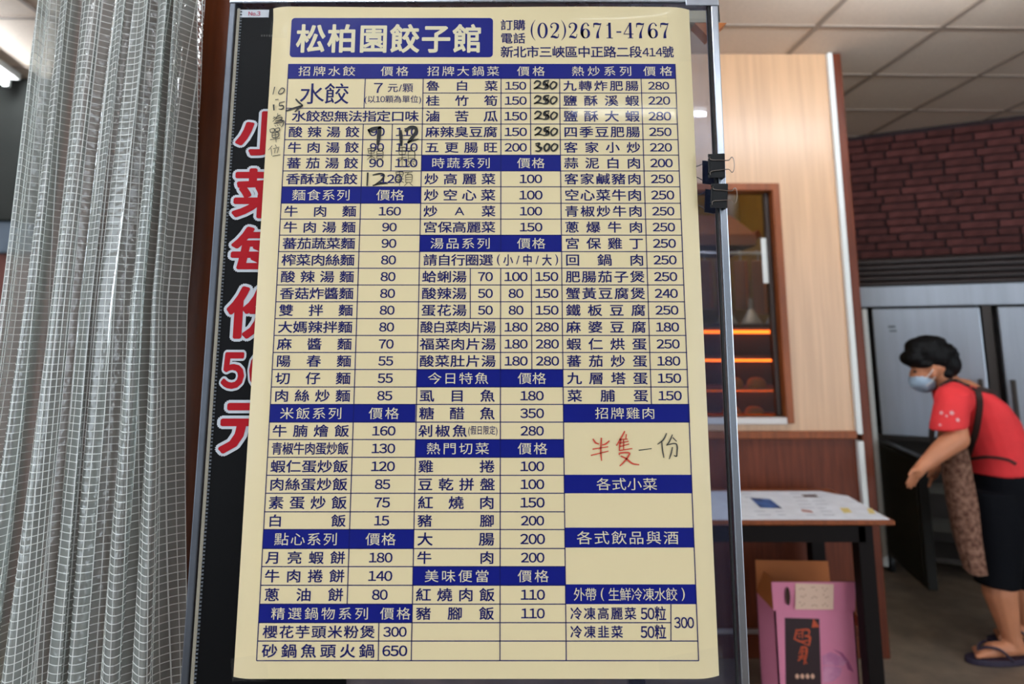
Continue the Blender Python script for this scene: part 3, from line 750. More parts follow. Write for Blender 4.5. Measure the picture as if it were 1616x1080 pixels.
tape(((1040, 1040), (1140, 1020), (1143, 1078), (1042, 1076)), 'clear tape over the lower right corner of the menu', seed=4)

# ------------------------------------------------------------------ binder clips
def clip(px, py, tilt, label):
    c = PY(px, py, SY - 0.016)
    t = thing('binder_clip', c, label, 'binder clip', rotz=0, local=True)
    t.rotation_euler = (0, tilt, 0); t.scale = (0.74, 1, 1.06)
    L = 0.0315; mb = MB()
    prof = [(-0.0125, -0.004), (-0.0125, 0.0), (-0.011, -0.0055), (0.0, -0.009), (0.010, -0.0125), (0.0125, -0.0125), (0.0135, 0.0), (0.0135, 0.032), (0.0125, 0.033), (0.011, 0.031), (0.0115, 0.002), (0.010, -0.010), (-0.008, -0.003)]
    prof = [(-0.0135, -0.0030), (-0.0125, -0.0062), (0.0112, -0.0120), (0.0135, -0.0105), (0.0140, 0.034), (0.0112, 0.0365), (-0.0125, 0.0320), (-0.0135, 0.0290), (-0.0120, 0.0285), (0.0110, 0.0330), (0.0120, 0.0320), (0.0120, -0.0080), (0.0105, -0.0095), (-0.0120, -0.0030)]
    n = len(prof)
    rings = [[(x, y, z) for x, y in prof] for z in (-L / 2, L / 2)]
    mb.loft(rings); mb.build('clip_body', M['clip'], t)
    mb = MB()
    for z in (-L / 2, L / 2 - 0.004): mb.tube([(-0.0138, -0.0045, z), (-0.0138, -0.0045, z + 0.004)], 0.0017, 8)
    mb.tube([(-0.0138, -0.0045, -L / 2 + 0.006), (-0.0138, -0.0045, L / 2 - 0.006)], 0.0017, 8)
    mb.build('hinge_roll', M['clip'], t)
    # wire handles: near one folded over the body to the right, far one pointing to the left
    w = MB()
    half = [(-0.0125, -0.0065, 0.0125), (-0.0115, -0.0085, 0.0078), (0.004, -0.0125, 0.0066), (0.016, -0.0150, 0.0058), (0.0195, -0.0155, 0.0065), (0.0225, -0.0160, 0.0095), (0.0252, -0.0164, 0.0095), (0.0272, -0.0166, 0.006), (0.0280, -0.0167, 0.0)]
    pts = half + [(x, y, -z) for x, y, z in half[-2::-1]]
    w.tube(smoothline(pts, 4), 0.00062, 6); w.build('wire_handle', M['wire'], t, smooth=True)
    w = MB()
    half = [(-0.0125, 0.0300, 0.0118), (-0.022, 0.0290, 0.0080), (-0.034, 0.0280, 0.0060), (-0.040, 0.0275, 0.0088), (-0.046, 0.0270, 0.0080), (-0.048, 0.0268, 0.0)]
    pts = half + [(x, y, -z) for x, y, z in half[-2::-1]]
    w.tube(smoothline(pts, 4), 0.00062, 6); w.build('wire_handle', M['wire'], t, smooth=True)
    return t
M['clip'] = mat('black_enamel', '#0d0e11', 0.4, spec=0.3)
M['wire'] = mat('clip_wire', '#8d837c', 0.3, 0.9)
clip(1129, 264, math.radians(2), 'black binder clip on the metal frame edge, the upper of two')
clip(1133, 311, math.radians(5), 'black binder clip on the metal frame edge, tilted, the lower of two')

# ------------------------------------------------------------------ mesh curtain
cu_t = thing('mesh_curtain', (-0.63, 1.05, 0.10), 'gathered clear vinyl curtain with a white mesh grid, beside the timber column', 'curtain')
CXL, CXR, CZ0, CZ1 = -0.775, -0.522, 0.10, 2.55
WCL = 1.0     # flat width
FOLDS = [(0.0, 0.0), (0.06, 0.052), (0.115, 0.10), (0.17, 0.10), (0.245, 0.165), (0.30, 0.195), (0.36, 0.175), (0.44, 0.255), (0.50, 0.33), (0.56, 0.325), (0.63, 0.43), (0.69, 0.50), (0.75, 0.52), (0.82, 0.66), (0.88, 0.76), (0.94, 0.86), (1.0, 1.0)]
def cpt(s, z):
    h = (z - 1.2)                                   # folds lean, merge and part with height
    q = s + 0.030 * math.sin(2 * PI * 1.3 * s + 0.7) + 0.018 * math.sin(2 * PI * 3.1 * s + 2.0 + 0.5 * h)
    ph = 0.9 * math.sin(1.5 * h + 4 * s + 0.5) + 0.5 * math.sin(3.3 * h + 11 * s)
    a = 2 * PI * 7.0 * q + ph
    amp = (0.020 + 0.010 * math.sin(7.3 * s + 1.4 * h)) * (1 - 0.2 * math.sin(2.2 * h))
    tri = math.cos(a) + 0.22 * math.cos(3 * a + 0.6)              # rather sharp creases
    x = CXL + (CXR - CXL) * s + 0.0085 * math.sin(2 * a + 1.0 + 0.8 * h) + 0.005 * math.sin(2.6 * h + 8 * s)
    y = 1.055 + amp * tri + 0.004 * math.sin(2.7 * a + 3 * h)
    lower = max(0, 1.5 - z)
    x += -0.01 * lower + 0.085 * lower * s * s
    return (x, y, z)
NS, NZc = 300, 90
vs = [cpt(i / NS, CZ0 + (CZ1 - CZ0) * j / NZc) for j in range(NZc + 1) for i in range(NS + 1)]
mb = MB(); mb.add(vs, [(j * (NS + 1) + i, j * (NS + 1) + i + 1, (j + 1) * (NS + 1) + i + 1, (j + 1) * (NS + 1) + i) for j in range(NZc) for i in range(NS)])
mb.build('vinyl_film', M['film'], cu_t, smooth=True)
mb = MB()
def strand(pts, r):
    n = len(pts); vs = []; P = [Vector(p) for p in pts]
    for i, p in enumerate(P):
        t = (P[min(i + 1, n - 1)] - P[max(i - 1, 0)]).normalized()
        nx = t.cross(Vector((0.13, -0.9, 0.41))).normalized(); ny = t.cross(nx)
        for k in range(3):
            a = 2 * PI * k / 3; vs.append(p + nx * (r * math.cos(a)) + ny * (r * math.sin(a)))
    mb.add(vs, [(3 * i + k, 3 * i + (k + 1) % 3, 3 * i + 3 + (k + 1) % 3, 3 * i + 3 + k) for i in range(n - 1) for k in range(3)])
z = 0.62
while z < 2.32:
    strand([cpt(i / 230, z) for i in range(231)], 0.00072); z += 0.0108
NV = 66
for k in range(NV + 1):
    strand([cpt(k / NV, 0.6 + 1.72 * j / 70) for j in range(71)], 0.00068 if k % 16 else 0.0012)
mb.build('mesh_strands', M['strand'], cu_t, kind='stuff')
mb = MB(); mb.tube([(-1.3, 1.055, 2.565), (-0.46, 1.055, 2.565)], 0.012, 12); mb.build('curtain_rod', M['alu_dark'], cu_t, smooth=True)

# ------------------------------------------------------------------ refrigerator
M['fr_steel'] = mat('fridge_steel', '#b9c1cc', 0.36, 0.55, var=0.12, scale=18, stretch=(1, 1, 0.08), rvar=0.06)
M['fr_dark'] = mat('fridge_dark', '#1b1b1d', 0.5)
M['fr_frame'] = mat('fridge_frame', '#4a4440', 0.4, 0.5)
fr = thing('refrigerator', A0, 'tall stainless steel four-door refrigerator with one lower door open', 'refrigerator', rotz=-AL, local=True)
FW, FD = 1.39, 0.44
mb = MB()
for a, b in (((0.0, 0.03, 0.1), (0.03, FD, 1.76)), ((FW - 0.03, 0.03, 0.1), (FW, FD, 1.76)), ((0, 0.03, 1.73), (FW, FD, 1.95)), ((0, FD - 0.02, 0.1), (FW, FD, 1.76)), ((0, 0.03, 0.1), (FW, FD, 0.13)),
             ((0.67, 0.03, 0.1), (0.72, FD, 1.76)), ((0.0, 0.03, 0.80), (FW, FD, 0.83))): mb.box(a, b)
mb.build('cabinet', M['fr_frame'], fr, bevel=0.003)
mb = MB(); mb.box((-0.005, 0.0, 1.635), (FW + 0.005, 0.03, 1.765)); mb.build('header_panel', M['fr_steel'], fr, bevel=0.004)
mb = MB(); mb.box((0, 0.015, 1.765), (FW, 0.03, 1.95)); mb.build('grille_backing', M['fr_dark'], fr)
for k in range(5):
    z = 1.775 + k * 0.036
    mb = MB(); mb.add([(0, 0.012, z + 0.03), (FW, 0.012, z + 0.03), (FW, -0.012, z + 0.012), (0, -0.012, z + 0.012), (0, 0.012, z + 0.024), (FW, 0.012, z + 0.024), (FW, -0.012, z), (0, -0.012, z)],
                      [(0, 1, 2, 3), (7, 6, 5, 4), (3, 2, 6, 7), (0, 4, 5, 1), (0, 3, 7, 4), (1, 5, 6, 2)])
    mb.build('grille_slat', mat('slat_dark', '#3b302e', 0.4, 0.2) if k == 0 else bpy.data.materials['slat_dark'], fr)
def fdoor(x0, x1, z0, z1, hx):
    mb = MB(); mb.box((x0, -0.03, z0), (x1, 0.028, z1)); d = mb.build('door', M['fr_steel'], fr, bevel=0.006)
    mb = MB(); mb.box((hx - 0.012, -0.055, z0 + 0.12), (hx + 0.012, -0.03, z0 + 0.36)); mb.build('handle', M['fr_frame'], d, bevel=0.005)
    return d
d = fdoor(0.075, 0.655, 0.835, 1.62, 0.62)
p0 = MB(); p0.box((0.16, -0.0315, 1.50), (0.20, -0.03, 1.512)); p0.box((0.165, -0.0315, 1.475), (0.205, -0.03, 1.485)); p0.build('badge', M['alu_dark'], d)
fdoor(0.745, 1.325, 0.835, 1.62, 0.78); fdoor(0.745, 1.325, 0.12, 0.80, 0.78)
mb = MB(); mb.box((0.018, -0.035, 0.05), (0.046, 0.03, 1.62)); mb.build('edge_trim', M['white_paint'], fr, bevel=0.003)
# open lower door, seen on its inner side
hp = Vector((0.075, -0.005))
tg = PZ(1487, 948, 0.11) - A0
tl = Vector((tg.x * math.cos(AL) - tg.y * math.sin(AL), tg.x * math.sin(AL) + tg.y * math.cos(AL)))
dv = (tl - hp); ang = math.atan2(dv.y, dv.x); dl = max(0.5, min(0.62, dv.length))
ca, sa = math.cos(ang), math.sin(ang)
def od(u, w, z): return (hp.x + u * ca - w * sa, hp.y + u * sa + w * ca, z)
def obox(m_, u0, u1, w0, w1, z0, z1):
    vs = [od(u, w, z) for z in (z0, z1) for u, w in ((u0, w0), (u1, w0), (u1, w1), (u0, w1))]
    m_.add(vs, [(3, 2, 1, 0), (4, 5, 6, 7), (0, 1, 5, 4), (1, 2, 6, 5), (2, 3, 7, 6), (3, 0, 4, 7)])
mb = MB(); obox(mb, 0, dl, -0.025, 0.025, 0.12, 0.80); d = mb.build('door', mat('door_liner', '#2c2b28', 0.5, 0.0, spec=0.3), fr, bevel=0.006)
mb = MB(); obox(mb, 0.03, dl - 0.03, -0.031, -0.025, 0.15, 0.77); mb.build('door_gasket', mat('liner_inner', '#35342f', 0.6, spec=0.2), d, bevel=0.003)
for z in (0.28, 0.5):
    mb = MB()
    for k in range(9): mb.tube([(0.04, 0.06 + k * 0.04, z), (0.66, 0.06 + k * 0.04, z)], 0.003, 6)
    mb.tube([(0.04, 0.05, z), (0.66, 0.05, z)], 0.005, 6); mb.build('wire_shelf', mat('shelf_wire', '#4d4a42', 0.5) if z < 0.3 else bpy.data.materials['shelf_wire'], fr)
for x in (0.06, FW - 0.06):
    for y in (0.08, FD - 0.06):
        mb = MB(); mb.tube([(x, y, 0), (x, y, 0.1)], 0.022, 12); mb.build('foot', M['fr_dark'], fr, smooth=True)

# ------------------------------------------------------------------ table and newspaper
TZ = 0.75
tb = thing('side_table', (0.95, 3.02, 0), 'low brown table with dark legs under the serving window', 'table')
mb = MB(); mb.box((0.42, 2.776, TZ - 0.018), (1.47, 3.33, TZ)); mb.build('table_top', M['wood_orange'], tb, bevel=0.004)
lx = PY(1359, 828, 2.83).x
for x in (0.47, lx):
    for y in (2.83, 3.27):
        mb = MB(); mb.box((x - 0.03, y - 0.03, 0), (x + 0.03, y + 0.03, TZ - 0.025)); mb.build('leg', mat('table_leg', '#120a08', 0.6, spec=0.15) if 'table_leg' not in bpy.data.materials else bpy.data.materials['table_leg'], tb, bevel=0.003)
mb = MB(); mb.box((0.47, 2.80, TZ - 0.085), (lx, 2.82, TZ - 0.025)); mb.box((0.47, 3.26, TZ - 0.085), (lx, 3.28, TZ - 0.025)); mb.build('apron_rail', bpy.data.materials['table_leg'], tb)
zs = PY(1185, 997, 3.27).z
mb = MB(); mb.tube([(0.47, 3.27, zs), (lx + 0.02, 3.27, zs)], 0.011, 10); mb.build('stretcher', mat('grey_bar', '#b3a8a2', 0.4), tb, smooth=True)
nw = thing('newspaper', (0.9, 3.0, TZ), 'open newspaper spread over the low brown table', 'newspaper')
NZ0 = TZ + 0.0008
def NP(px, py, d=0): p = PZ(px, py, TZ + 0.003); return (p.x, p.y, NZ0 + 0.002 + d)
npol = [(0.46, 2.781), PZ(1404, 821, TZ)[:2], PZ(1338, 784, TZ)[:2], PZ(1318, 781, TZ)[:2], PZ(1296, 776.5, TZ)[:2], (0.46, 3.27)]
mb = MB(); n = len(npol)
mb.add([(x, y, NZ0) for x, y in npol] + [(x, y, NZ0 + 0.0022) for x, y in npol], [tuple(range(n))[::-1], tuple(range(n, 2 * n))] + [(i, (i + 1) % n, n + (i + 1) % n, n + i) for i in range(n)])
mb.build('sheet', mat('newsprint', '#e6ebf2', 0.7, var=0.12, scale=12, bump=0.05), nw)
def patch(quad, m, name='printed_picture'):
    b = MB(); b.quad(*[NP(x, y, 0.0004) for x, y in quad]); return b.build(name, m, nw)
patch(((1184, 786), (1215, 788), (1235, 803), (1200, 802)), mat('blue_picture', '#3f68a8', 0.6, col2='#1d2c55', scale=14))
patch(((1325, 802), (1338, 802), (1345, 809), (1332, 810)), mat('yellow_picture', '#d9c478', 0.6))
patch(((1368, 803), (1376, 803), (1382, 811), (1372, 811)), bpy.data.materials['yellow_picture'])
patch(((1264, 781), (1287, 781), (1292, 785), (1270, 785)), mat('dark_headline', '#5d4a4c', 0.6))
patch(((1264, 804), (1280, 806), (1284, 810), (1266, 808)), mat('red_headline', '#b07f78', 0.6))
txtm = mat('body_print', '#b4bac4', 0.7)
rn = random.Random(4)
for cx0 in (1168, 1200, 1245, 1272, 1300, 1322):
    b = MB()
    for k in range(7):
        y = 780 + k * 5.6; sh = (y - 776) * 0.75
        a = NP(cx0 + sh, y, 0.0003); c2 = NP(cx0 + sh + rn.uniform(12, 22), y, 0.0003)
        if 1150 < cx0 + sh + 42 < 1335 + sh and not (cx0 == 1168 and k in (2, 3, 4)) and not (cx0 == 1200 and k < 5) and cx0 + sh < 1378 and not (cx0 > 1310 and k < 2): b.quad(a, c2, (c2[0], c2[1] + 0.012, c2[2]), (a[0], a[1] + 0.012, a[2]))
    if b.v: b.build('printed_column', txtm, nw)

# ------------------------------------------------------------------ pink carton
M['pink'] = mat('pink_card', '#e085a2', 0.5, var=0.05, scale=5)
M['card'] = mat('brown_card', '#b8682f', 0.7, var=0.12, scale=8)
BYF = 2.90
x0, x1 = 1.03, 1.343; zb = 0.385; yb = 3.1
bxo = thing('pink_carton', ((x0 + x1) / 2, 3.05, 0), 'open pink cardboard carton under the table with a dark printed panel', 'box')
mb = MB(); tk = 0.006
mb.box((x0, BYF, 0), (x1, BYF + tk, zb)); mb.box((x0, yb - tk, 0), (x1, yb, zb)); mb.box((x0, BYF, 0), (x0 + tk, yb, zb)); mb.box((x1 - tk, BYF, 0), (x1, yb, zb)); mb.box((x0, BYF, 0), (x1, yb, tk))
bb = mb.build('carton_body', M['pink'], bxo)
def flap(pts, nrm, m, name):
    b = MB(); n_ = Vector(nrm) * 0.004; q = [Vector(p) for p in pts]
    b.add(q + [p + n_ for p in q], [(0, 1, 2, 3), (7, 6, 5, 4), (0, 4, 5, 1), (1, 5, 6, 2), (2, 6, 7, 3), (3, 7, 4, 0)]); return b.build(name, m, bxo)
ff = flap([(x0 - 0.004, BYF - 0.003, zb), (x1 + 0.002, BYF - 0.003, zb), (x1 + 0.010, BYF - 0.010, zb + 0.107), (x0 - 0.008, BYF - 0.010, zb + 0.107)], (0, 1, 0), M['pink'], 'front_flap')
flap([(x0, yb - 0.004, zb), (x1, yb - 0.004, zb), (x1 + 0.02, yb + 0.05, zb + 0.105), (x0 + 0.02, yb + 0.05, zb + 0.11)], (0, 0.7, 0), M['card'], 'back_flap')
flap([(x0, BYF + 0.01, zb), (x0, yb - 0.01, zb), (x0 + 0.035, yb - 0.01, zb + 0.085), (x0 + 0.03, BYF + 0.03, zb + 0.085)], (-0.7, 0, 0), M['card'], 'side_flap')
flap([(x1, BYF + 0.01, zb), (x1, yb - 0.01, zb), (x1 + 0.06, yb - 0.02, zb - 0.10), (x1 + 0.06, BYF + 0.02, zb - 0.10)], (0.7, 0, 0), M['card'], 'side_flap')
def BP(px, py, d=0.001):
    Y = BYF - d; p = PY(px, py, Y); return (p.x, Y, p.z)
def FPn(px, py): p = PY(px, py, BYF - 0.0115); return (p.x, BYF - 0.0125, p.z)
mb = MB(); mb.quad(FPn(1255, 962), FPn(1315, 962.5), FPn(1315.5, 922), FPn(1255, 921)); lb = mb.build('paper_label', mat('cream_label', '#e3bfa6', 0.6), ff)
mb = MB(); rn = random.Random(3)
for k in range(9):
    x = 1262 + (k % 3) * 18 + rn.uniform(-2, 2); y = 928 + (k // 3) * 12
    for i in range(3):
        a = FPn(x + i * 3.4, y + rn.uniform(0, 6)); mb.quad(a, (a[0] + 0.005, a[1] - 0.0005, a[2]), (a[0] + 0.005, a[1] - 0.0005, a[2] + 0.006), (a[0], a[1] - 0.0005, a[2] + 0.006))
mb.build('label_print', mat('label_ink', '#c49a84', 0.7), lb)
mb = MB(); c = FPn(1243, 941)
pts = [(c[0] + 0.010 * math.cos(t * PI / 8), c[1], c[2] + 0.034 * math.sin(t * PI / 8) * (1 if abs(math.sin(t * PI / 8)) < 0.9 else 1.0)) for t in range(16)]
mb.add(pts, [tuple(range(16))]); mb.build('hand_slot', mat('slot_dark', '#3a1c12', 0.8), ff)
mb = MB(); mb.quad(BP(1240.5, 1110), BP(1297, 1110), BP(1293, 977), BP(1238.5, 975.5)); pn = mb.build('printed_panel', mat('maroon_print', '#2a0f14', 0.5), bb)
M['orange_print'] = mat('orange_print', '#c8502a', 0.5)
mb = MB(); mb.add([BP(1281, 991, 0.0016), BP(1293.5, 990, 0.0016), BP(1283.5, 976.5, 0.0016)], [(0, 1, 2)]); mb.build('corner_print', M['orange_print'], pn)
f5 = lambda x, y: BP(1190 + x / 5.143, 870 + y / 5.143, 0.0018)
mb = MB()
for pts, w in (([(345, 635), (335, 690), (325, 720)], 14), ([(345, 645), (440, 640), (445, 680)], 16), ([(345, 672), (395, 668)], 12), ([(395, 640), (392, 710)], 14), ([(330, 712), (380, 735), (440, 725)], 15), ([(410, 690), (452, 700), (445, 770)], 20), ([(360, 690), (375, 700)], 16), ([(385, 740), (440, 765)], 14),
               ([(385, 775), (365, 840)], 12), ([(385, 780), (425, 790), (420, 860), (405, 920)], 18), ([(370, 815), (425, 812)], 13), ([(360, 860), (430, 850)], 16), ([(395, 780), (385, 860), (355, 892)], 15), ([(395, 865), (430, 915)], 14)):
    pen(mb, pts, w, f5)
mb.build('brush_lettering', M['orange_print'], pn)
mb = MB()
for k in range(4):
    c = f5(350 + k * 42, 1018); mb.add([(c[0] + 0.0075 * math.cos(t * PI / 5), c[1], c[2] + 0.009 * math.sin(t * PI / 5)) for t in range(10)], [tuple(range(10))])
mb.build('dot_print', mat('cream_dots', '#d8a68c', 0.6), pn)
M['petal'] = mat('petal_print', '#c07399', 0.55, col2='#d993b1', scale=20); M['petal2'] = mat('petal_print_dark', '#a9547c', 0.55)
for pts, m, nm in (([(550, 850), (620, 820), (700, 850), (760, 900), (720, 935), (640, 930), (555, 925)], M['petal'], 'petal_print'), ([(555, 935), (650, 935), (715, 950), (700, 1010), (640, 1060), (560, 1070)], M['petal'], 'petal_print'), ([(640, 795), (720, 830), (770, 900), (810, 985), (760, 960), (745, 900), (700, 840)], M['petal2'], 'petal_print')):
    mb = MB(); mb.add([f5(x, y) for x, y in pts], [tuple(range(len(pts)))]); mb.build(nm, m, bb)

# ------------------------------------------------------------------ kitchen behind the serving window
mb = MB(); mb.box((-0.6, 5.4, 0), (1.75, 5.5, CEIL)); struct(mb.build('wall_kitchen', mat('ochre_wall', '#b08a3e', 0.7, var=0.1)))
mb = MB(); mb.box((1.69, 3.52, 0), (1.75, 5.4, CEIL)); struct(mb.build('wall_kitchen_side', bpy.data.materials['ochre_wall']))
hd = thing('cooker_hood', (1.3, 4.4, 1.9), 'brown cooker hood with a round duct seen through the serving window', 'cooker hood')
mb = MB(); mb.loft([[(0.9, 4.05, 1.98), (1.46, 4.05, 1.98), (1.46, 4.7, 1.98), (0.9, 4.7, 1.98)], [(0.9, 4.05, 2.05), (1.46, 4.05, 2.05), (1.46, 4.7, 2.05), (0.9, 4.7, 2.05)], [(1.0, 4.25, 2.20), (1.38, 4.25, 2.20), (1.38, 4.7, 2.20), (1.0, 4.7, 2.20)]])
mb.build('hood_shell', mat('hood_brown', '#6b4634', 0.4, 0.2), hd, bevel=0.004)
mb = MB(); mb.tube([(1.42, 4.35, 2.12), (1.42, 4.35, CEIL)], 0.045, 16); mb.build('duct', M['fr_steel'], hd, smooth=True)
mb = MB(); mb.bar((1.30, 4.12, 1.93), (1.64, 4.5, 2.12), 0.05, 0.03); mb.build('brace', M['wood_dark'], hd, bevel=0.004)
mb = MB(); mb.tube([(0.9, 4.02, 1.93), (1.62, 4.02, 1.93)], 0.010, 10); mb.build('rail', M['fr_steel'], hd, smooth=True)
bdm = mat('board_brown', '#7a5038', 0.45, var=0.3, scale=10, stretch=(5, 5, 0.5)); cpm = mat('copper_strip', '#a8643a', 0.3, 0.7)
ords = ('first', 'second', 'third', 'fourth', 'fifth')
for k in range(5):
    x = 1.13 + k * 0.105; z0 = 1.60 - 0.03 * (k % 2)
    t = thing('hanging_board', (x, 4.0, z0), 'brown board hanging from the hood rail, %s from the left' % ords[k], 'board', 'boards hanging under the hood')
    mb = MB(); mb.box((x - 0.042, 3.995, z0), (x + 0.042, 4.007, 1.885)); mb.build('board', bdm, t, bevel=0.004)
    mb = MB(); mb.tube(smoothline([(x, 4.001, 1.885), (x, 3.998, 1.925), (x, 4.02, 1.945), (x, 4.034, 1.93)], 4), 0.003, 6); mb.build('hook', M['fr_steel'], t, smooth=True)
    mb = MB(); mb.box((x + 0.022, 3.992, z0 + 0.01), (x + 0.034, 3.995, 1.88)); mb.build('copper_strip', cpm, t)
fnm = mat('funnel_grey', '#8b8780', 0.4, 0.3)
for k, x in enumerate((1.22, 1.36, 1.50)):
    rings = [[(x + r * math.cos(2 * PI * j / 18), 3.925 + r * math.sin(2 * PI * j / 18), z) for j in range(18)] for r, z in ((0.058, 1.515), (0.056, 1.525), (0.014, 1.60), (0.012, 1.66))]
    mb = MB(); mb.loft(rings); tag(mb.build('funnel', fnm, smooth=False), 'grey metal funnel standing on the warming cabinet, ' + ('left one', 'middle one', 'right one')[k], 'funnel', 'funnels on the warming cabinet')
ds = thing('warming_cabinet', (1.3, 4.0, 0), 'dark warming cabinet with orange lit shelves behind the serving window', 'cabinet')
mb = MB()
for a, b in (((0.85, 3.86, 0), (0.88, 4.22, 1.51)), ((1.60, 3.86, 0), (1.63, 4.22, 1.51)), ((0.85, 4.20, 0), (1.63, 4.22, 1.51)), ((0.85, 3.86, 1.49), (1.63, 4.22, 1.515)), ((0.88, 3.87, 0.0), (1.60, 4.22, 0.9))): mb.box(a, b)
mb.build('casing', mat('casing_dark', '#4a3022', 0.4, 0.2), ds, bevel=0.003)
zsh = [1.00, 1.16, 1.33]
shm = mat('shelf_copper', '#9a5f36', 0.35, 0.3)
for z in zsh:
    mb = MB(); mb.box((0.88, 3.88, z - 0.010), (1.60, 4.20, z)); mb.build('shelf', shm, ds)
M['heat'] = mat('heat_lamp', '#ff8a30', 0.5, emis='#ff6a1c', emis_s=4.5)
for z in (1.145, 1.315, 1.478):
    mb = MB(); mb.tube([(0.90, 4.12, z - 0.006), (1.58, 4.12, z - 0.006)], 0.009, 10); mb.build('heat_lamp', M['heat'], ds, smooth=True)
bun_m = mat('golden_bun', '#e39a48', 0.45, var=0.2, scale=10)
for k, (x, z, w) in enumerate(((1.24, zsh[0], 'left on the lower shelf'), (1.37, zsh[0], 'right on the lower shelf'), (1.26, zsh[1], 'left on the middle shelf'), (1.39, zsh[1], 'right on the middle shelf'))):
    mb = MB(); rings = []
    for i in range(7):
        t = i / 6 * PI / 2; r = 0.055 * math.cos(t) ** 0.6 if i < 6 else 0.002
        rings.append([(x + r * math.cos(2 * PI * j / 16), 3.99 + r * math.sin(2 * PI * j / 16), z + 0.001 + 0.055 * math.sin(t)) for j in range(16)])
    mb.loft(rings); tag(mb.build('bun', bun_m, smooth=True), 'round golden bun, ' + w + ' of the warming cabinet', 'bun', 'buns in the warming cabinet')
nt_ = MB(); a = PY(1219, 376, PYF + 0.04); b = PY(1226, 447, PYF + 0.04)
nt_.box((WX1 - 0.055, PYF + 0.040, b.z), (WX1 - 0.012, PYF + 0.0425, a.z)); tag(nt_.build('paper_notice', M['white_paint']), 'narrow white paper strip stuck on the serving window pane', 'notice')

# ------------------------------------------------------------------ wooden bracket at the head of the stand
br = thing('wall_bracket', (0.34, 1.22, 2.0), 'cream rounded box with an orange wooden bracket above the frame corner', 'bracket')
a = PY(1136, 60, 1.2); b = PY(1147, 36, 1.2)
mb = MB(); mb.add([(a.x - 0.02, 1.20, a.z), (b.x, 1.20, b.z), (b.x - 0.06, 1.20, b.z), (a.x - 0.02, 1.23, a.z), (b.x, 1.23, b.z), (b.x - 0.06, 1.23, b.z)], [(0, 1, 2), (5, 4, 3), (0, 3, 4, 1), (1, 4, 5, 2), (2, 5, 3, 0)])
mb.build('wooden_bracket', mat('bracket_orange', '#c4702f', 0.5, var=0.15), br)
c = PY(1134, 36, 1.2)
mb = MB(); mb.box((c.x - 0.08, 1.20, b.z), (c.x, 1.24, b.z + 0.25)); mb.build('box_shell', mat('cream_plastic', '#d3bf98', 0.5), br, bevel=0.008)
mb = MB(); mb.box((c.x - 0.001, 1.203, b.z + 0.004), (c.x + 0.004, 1.237, b.z + 0.25)); mb.build('edge_strip', M['gasket'], br, bevel=0.001)

# ------------------------------------------------------------------ the person at the refrigerator
YP = 3.46
def V(px, py, Y=YP): return PY(px, py, Y)
def remesh(mb, name, m, parent, vox, sm=4):
    me = bpy.data.meshes.new('tmp'); me.from_pydata([tuple(p) for p in mb.v], [], mb.f)
    bm = bmesh.new(); bm.from_mesh(me); bmesh.ops.recalc_face_normals(bm, faces=bm.faces); bm.to_mesh(me); bm.free()
    t = bpy.data.objects.new('tmp', me); COL.objects.link(t)
    r = t.modifiers.new('r', 'REMESH'); r.mode = 'VOXEL'; r.voxel_size = vox
    s = t.modifiers.new('s', 'SMOOTH'); s.iterations = sm; s.factor = 0.5
    dg = bpy.context.evaluated_depsgraph_get(); dg.update()
    out = bpy.data.meshes.new_from_object(t.evaluated_get(dg))
    vs = [v.co.copy() for v in out.vertices]; fs = [tuple(p.vertices) for p in out.polygons]
    bpy.data.objects.remove(t); bpy.data.meshes.remove(me); bpy.data.meshes.remove(out)
    b = MB(); b.v = vs; b.f = fs
    return b.build(name, m, parent, smooth=True), BVHTree.FromPolygons(vs, fs)
def oval(c, rx, ry, n=20, tiltx=0.0): return [(c.x + rx * math.cos(2 * PI * j / n), c.y + ry * math.sin(2 * PI * j / n), c.z + tiltx * rx * math.cos(2 * PI * j / n)) for j in range(n)]
pe = thing('person', V(1578, 1030), 'person in a red T-shirt, brown apron and face mask bending at the refrigerator', 'person')
M['skin'] = mat('skin', '#cc855f', 0.55, var=0.1, scale=12)
YA = 3.27        # near arm
YN = 3.37        # near leg
YF = 3.56        # far leg
b = MB()
b.ball(V(1467, 572), (0.088, 0.076, 0.098), rot=Euler((0, math.radians(25), 0)))
b.ball(V(1457, 594), (0.062, 0.058, 0.070), rot=Euler((0, math.radians(25), 0)))
b.capsule(V(1445, 590), V(1442, 597), 0.010, 0.013, 8)
b.ball(V(1474, 588, YP - 0.078), (0.018, 0.010, 0.030)); b.ball(V(1474, 588, YP + 0.078), (0.018, 0.010, 0.030))
b.capsule(V(1478, 590), V(1512, 622), 0.056, 0.066)
b.capsule(V(1520, 630), V(1566, 720), 0.10, 0.10); b.capsule(V(1512, 638, YA + 0.09), V(1516, 638, 3.58), 0.05, 0.05)
b.capsule(V(1503, 645, YA + 0.005), V(1510, 692, YA - 0.02), 0.048, 0.051); b.capsule(V(1510, 692, YA - 0.02), V(1484, 712, YA - 0.04), 0.053, 0.043); b.capsule(V(1484, 712, YA - 0.04), V(1455, 737, YA - 0.06), 0.043, 0.027)
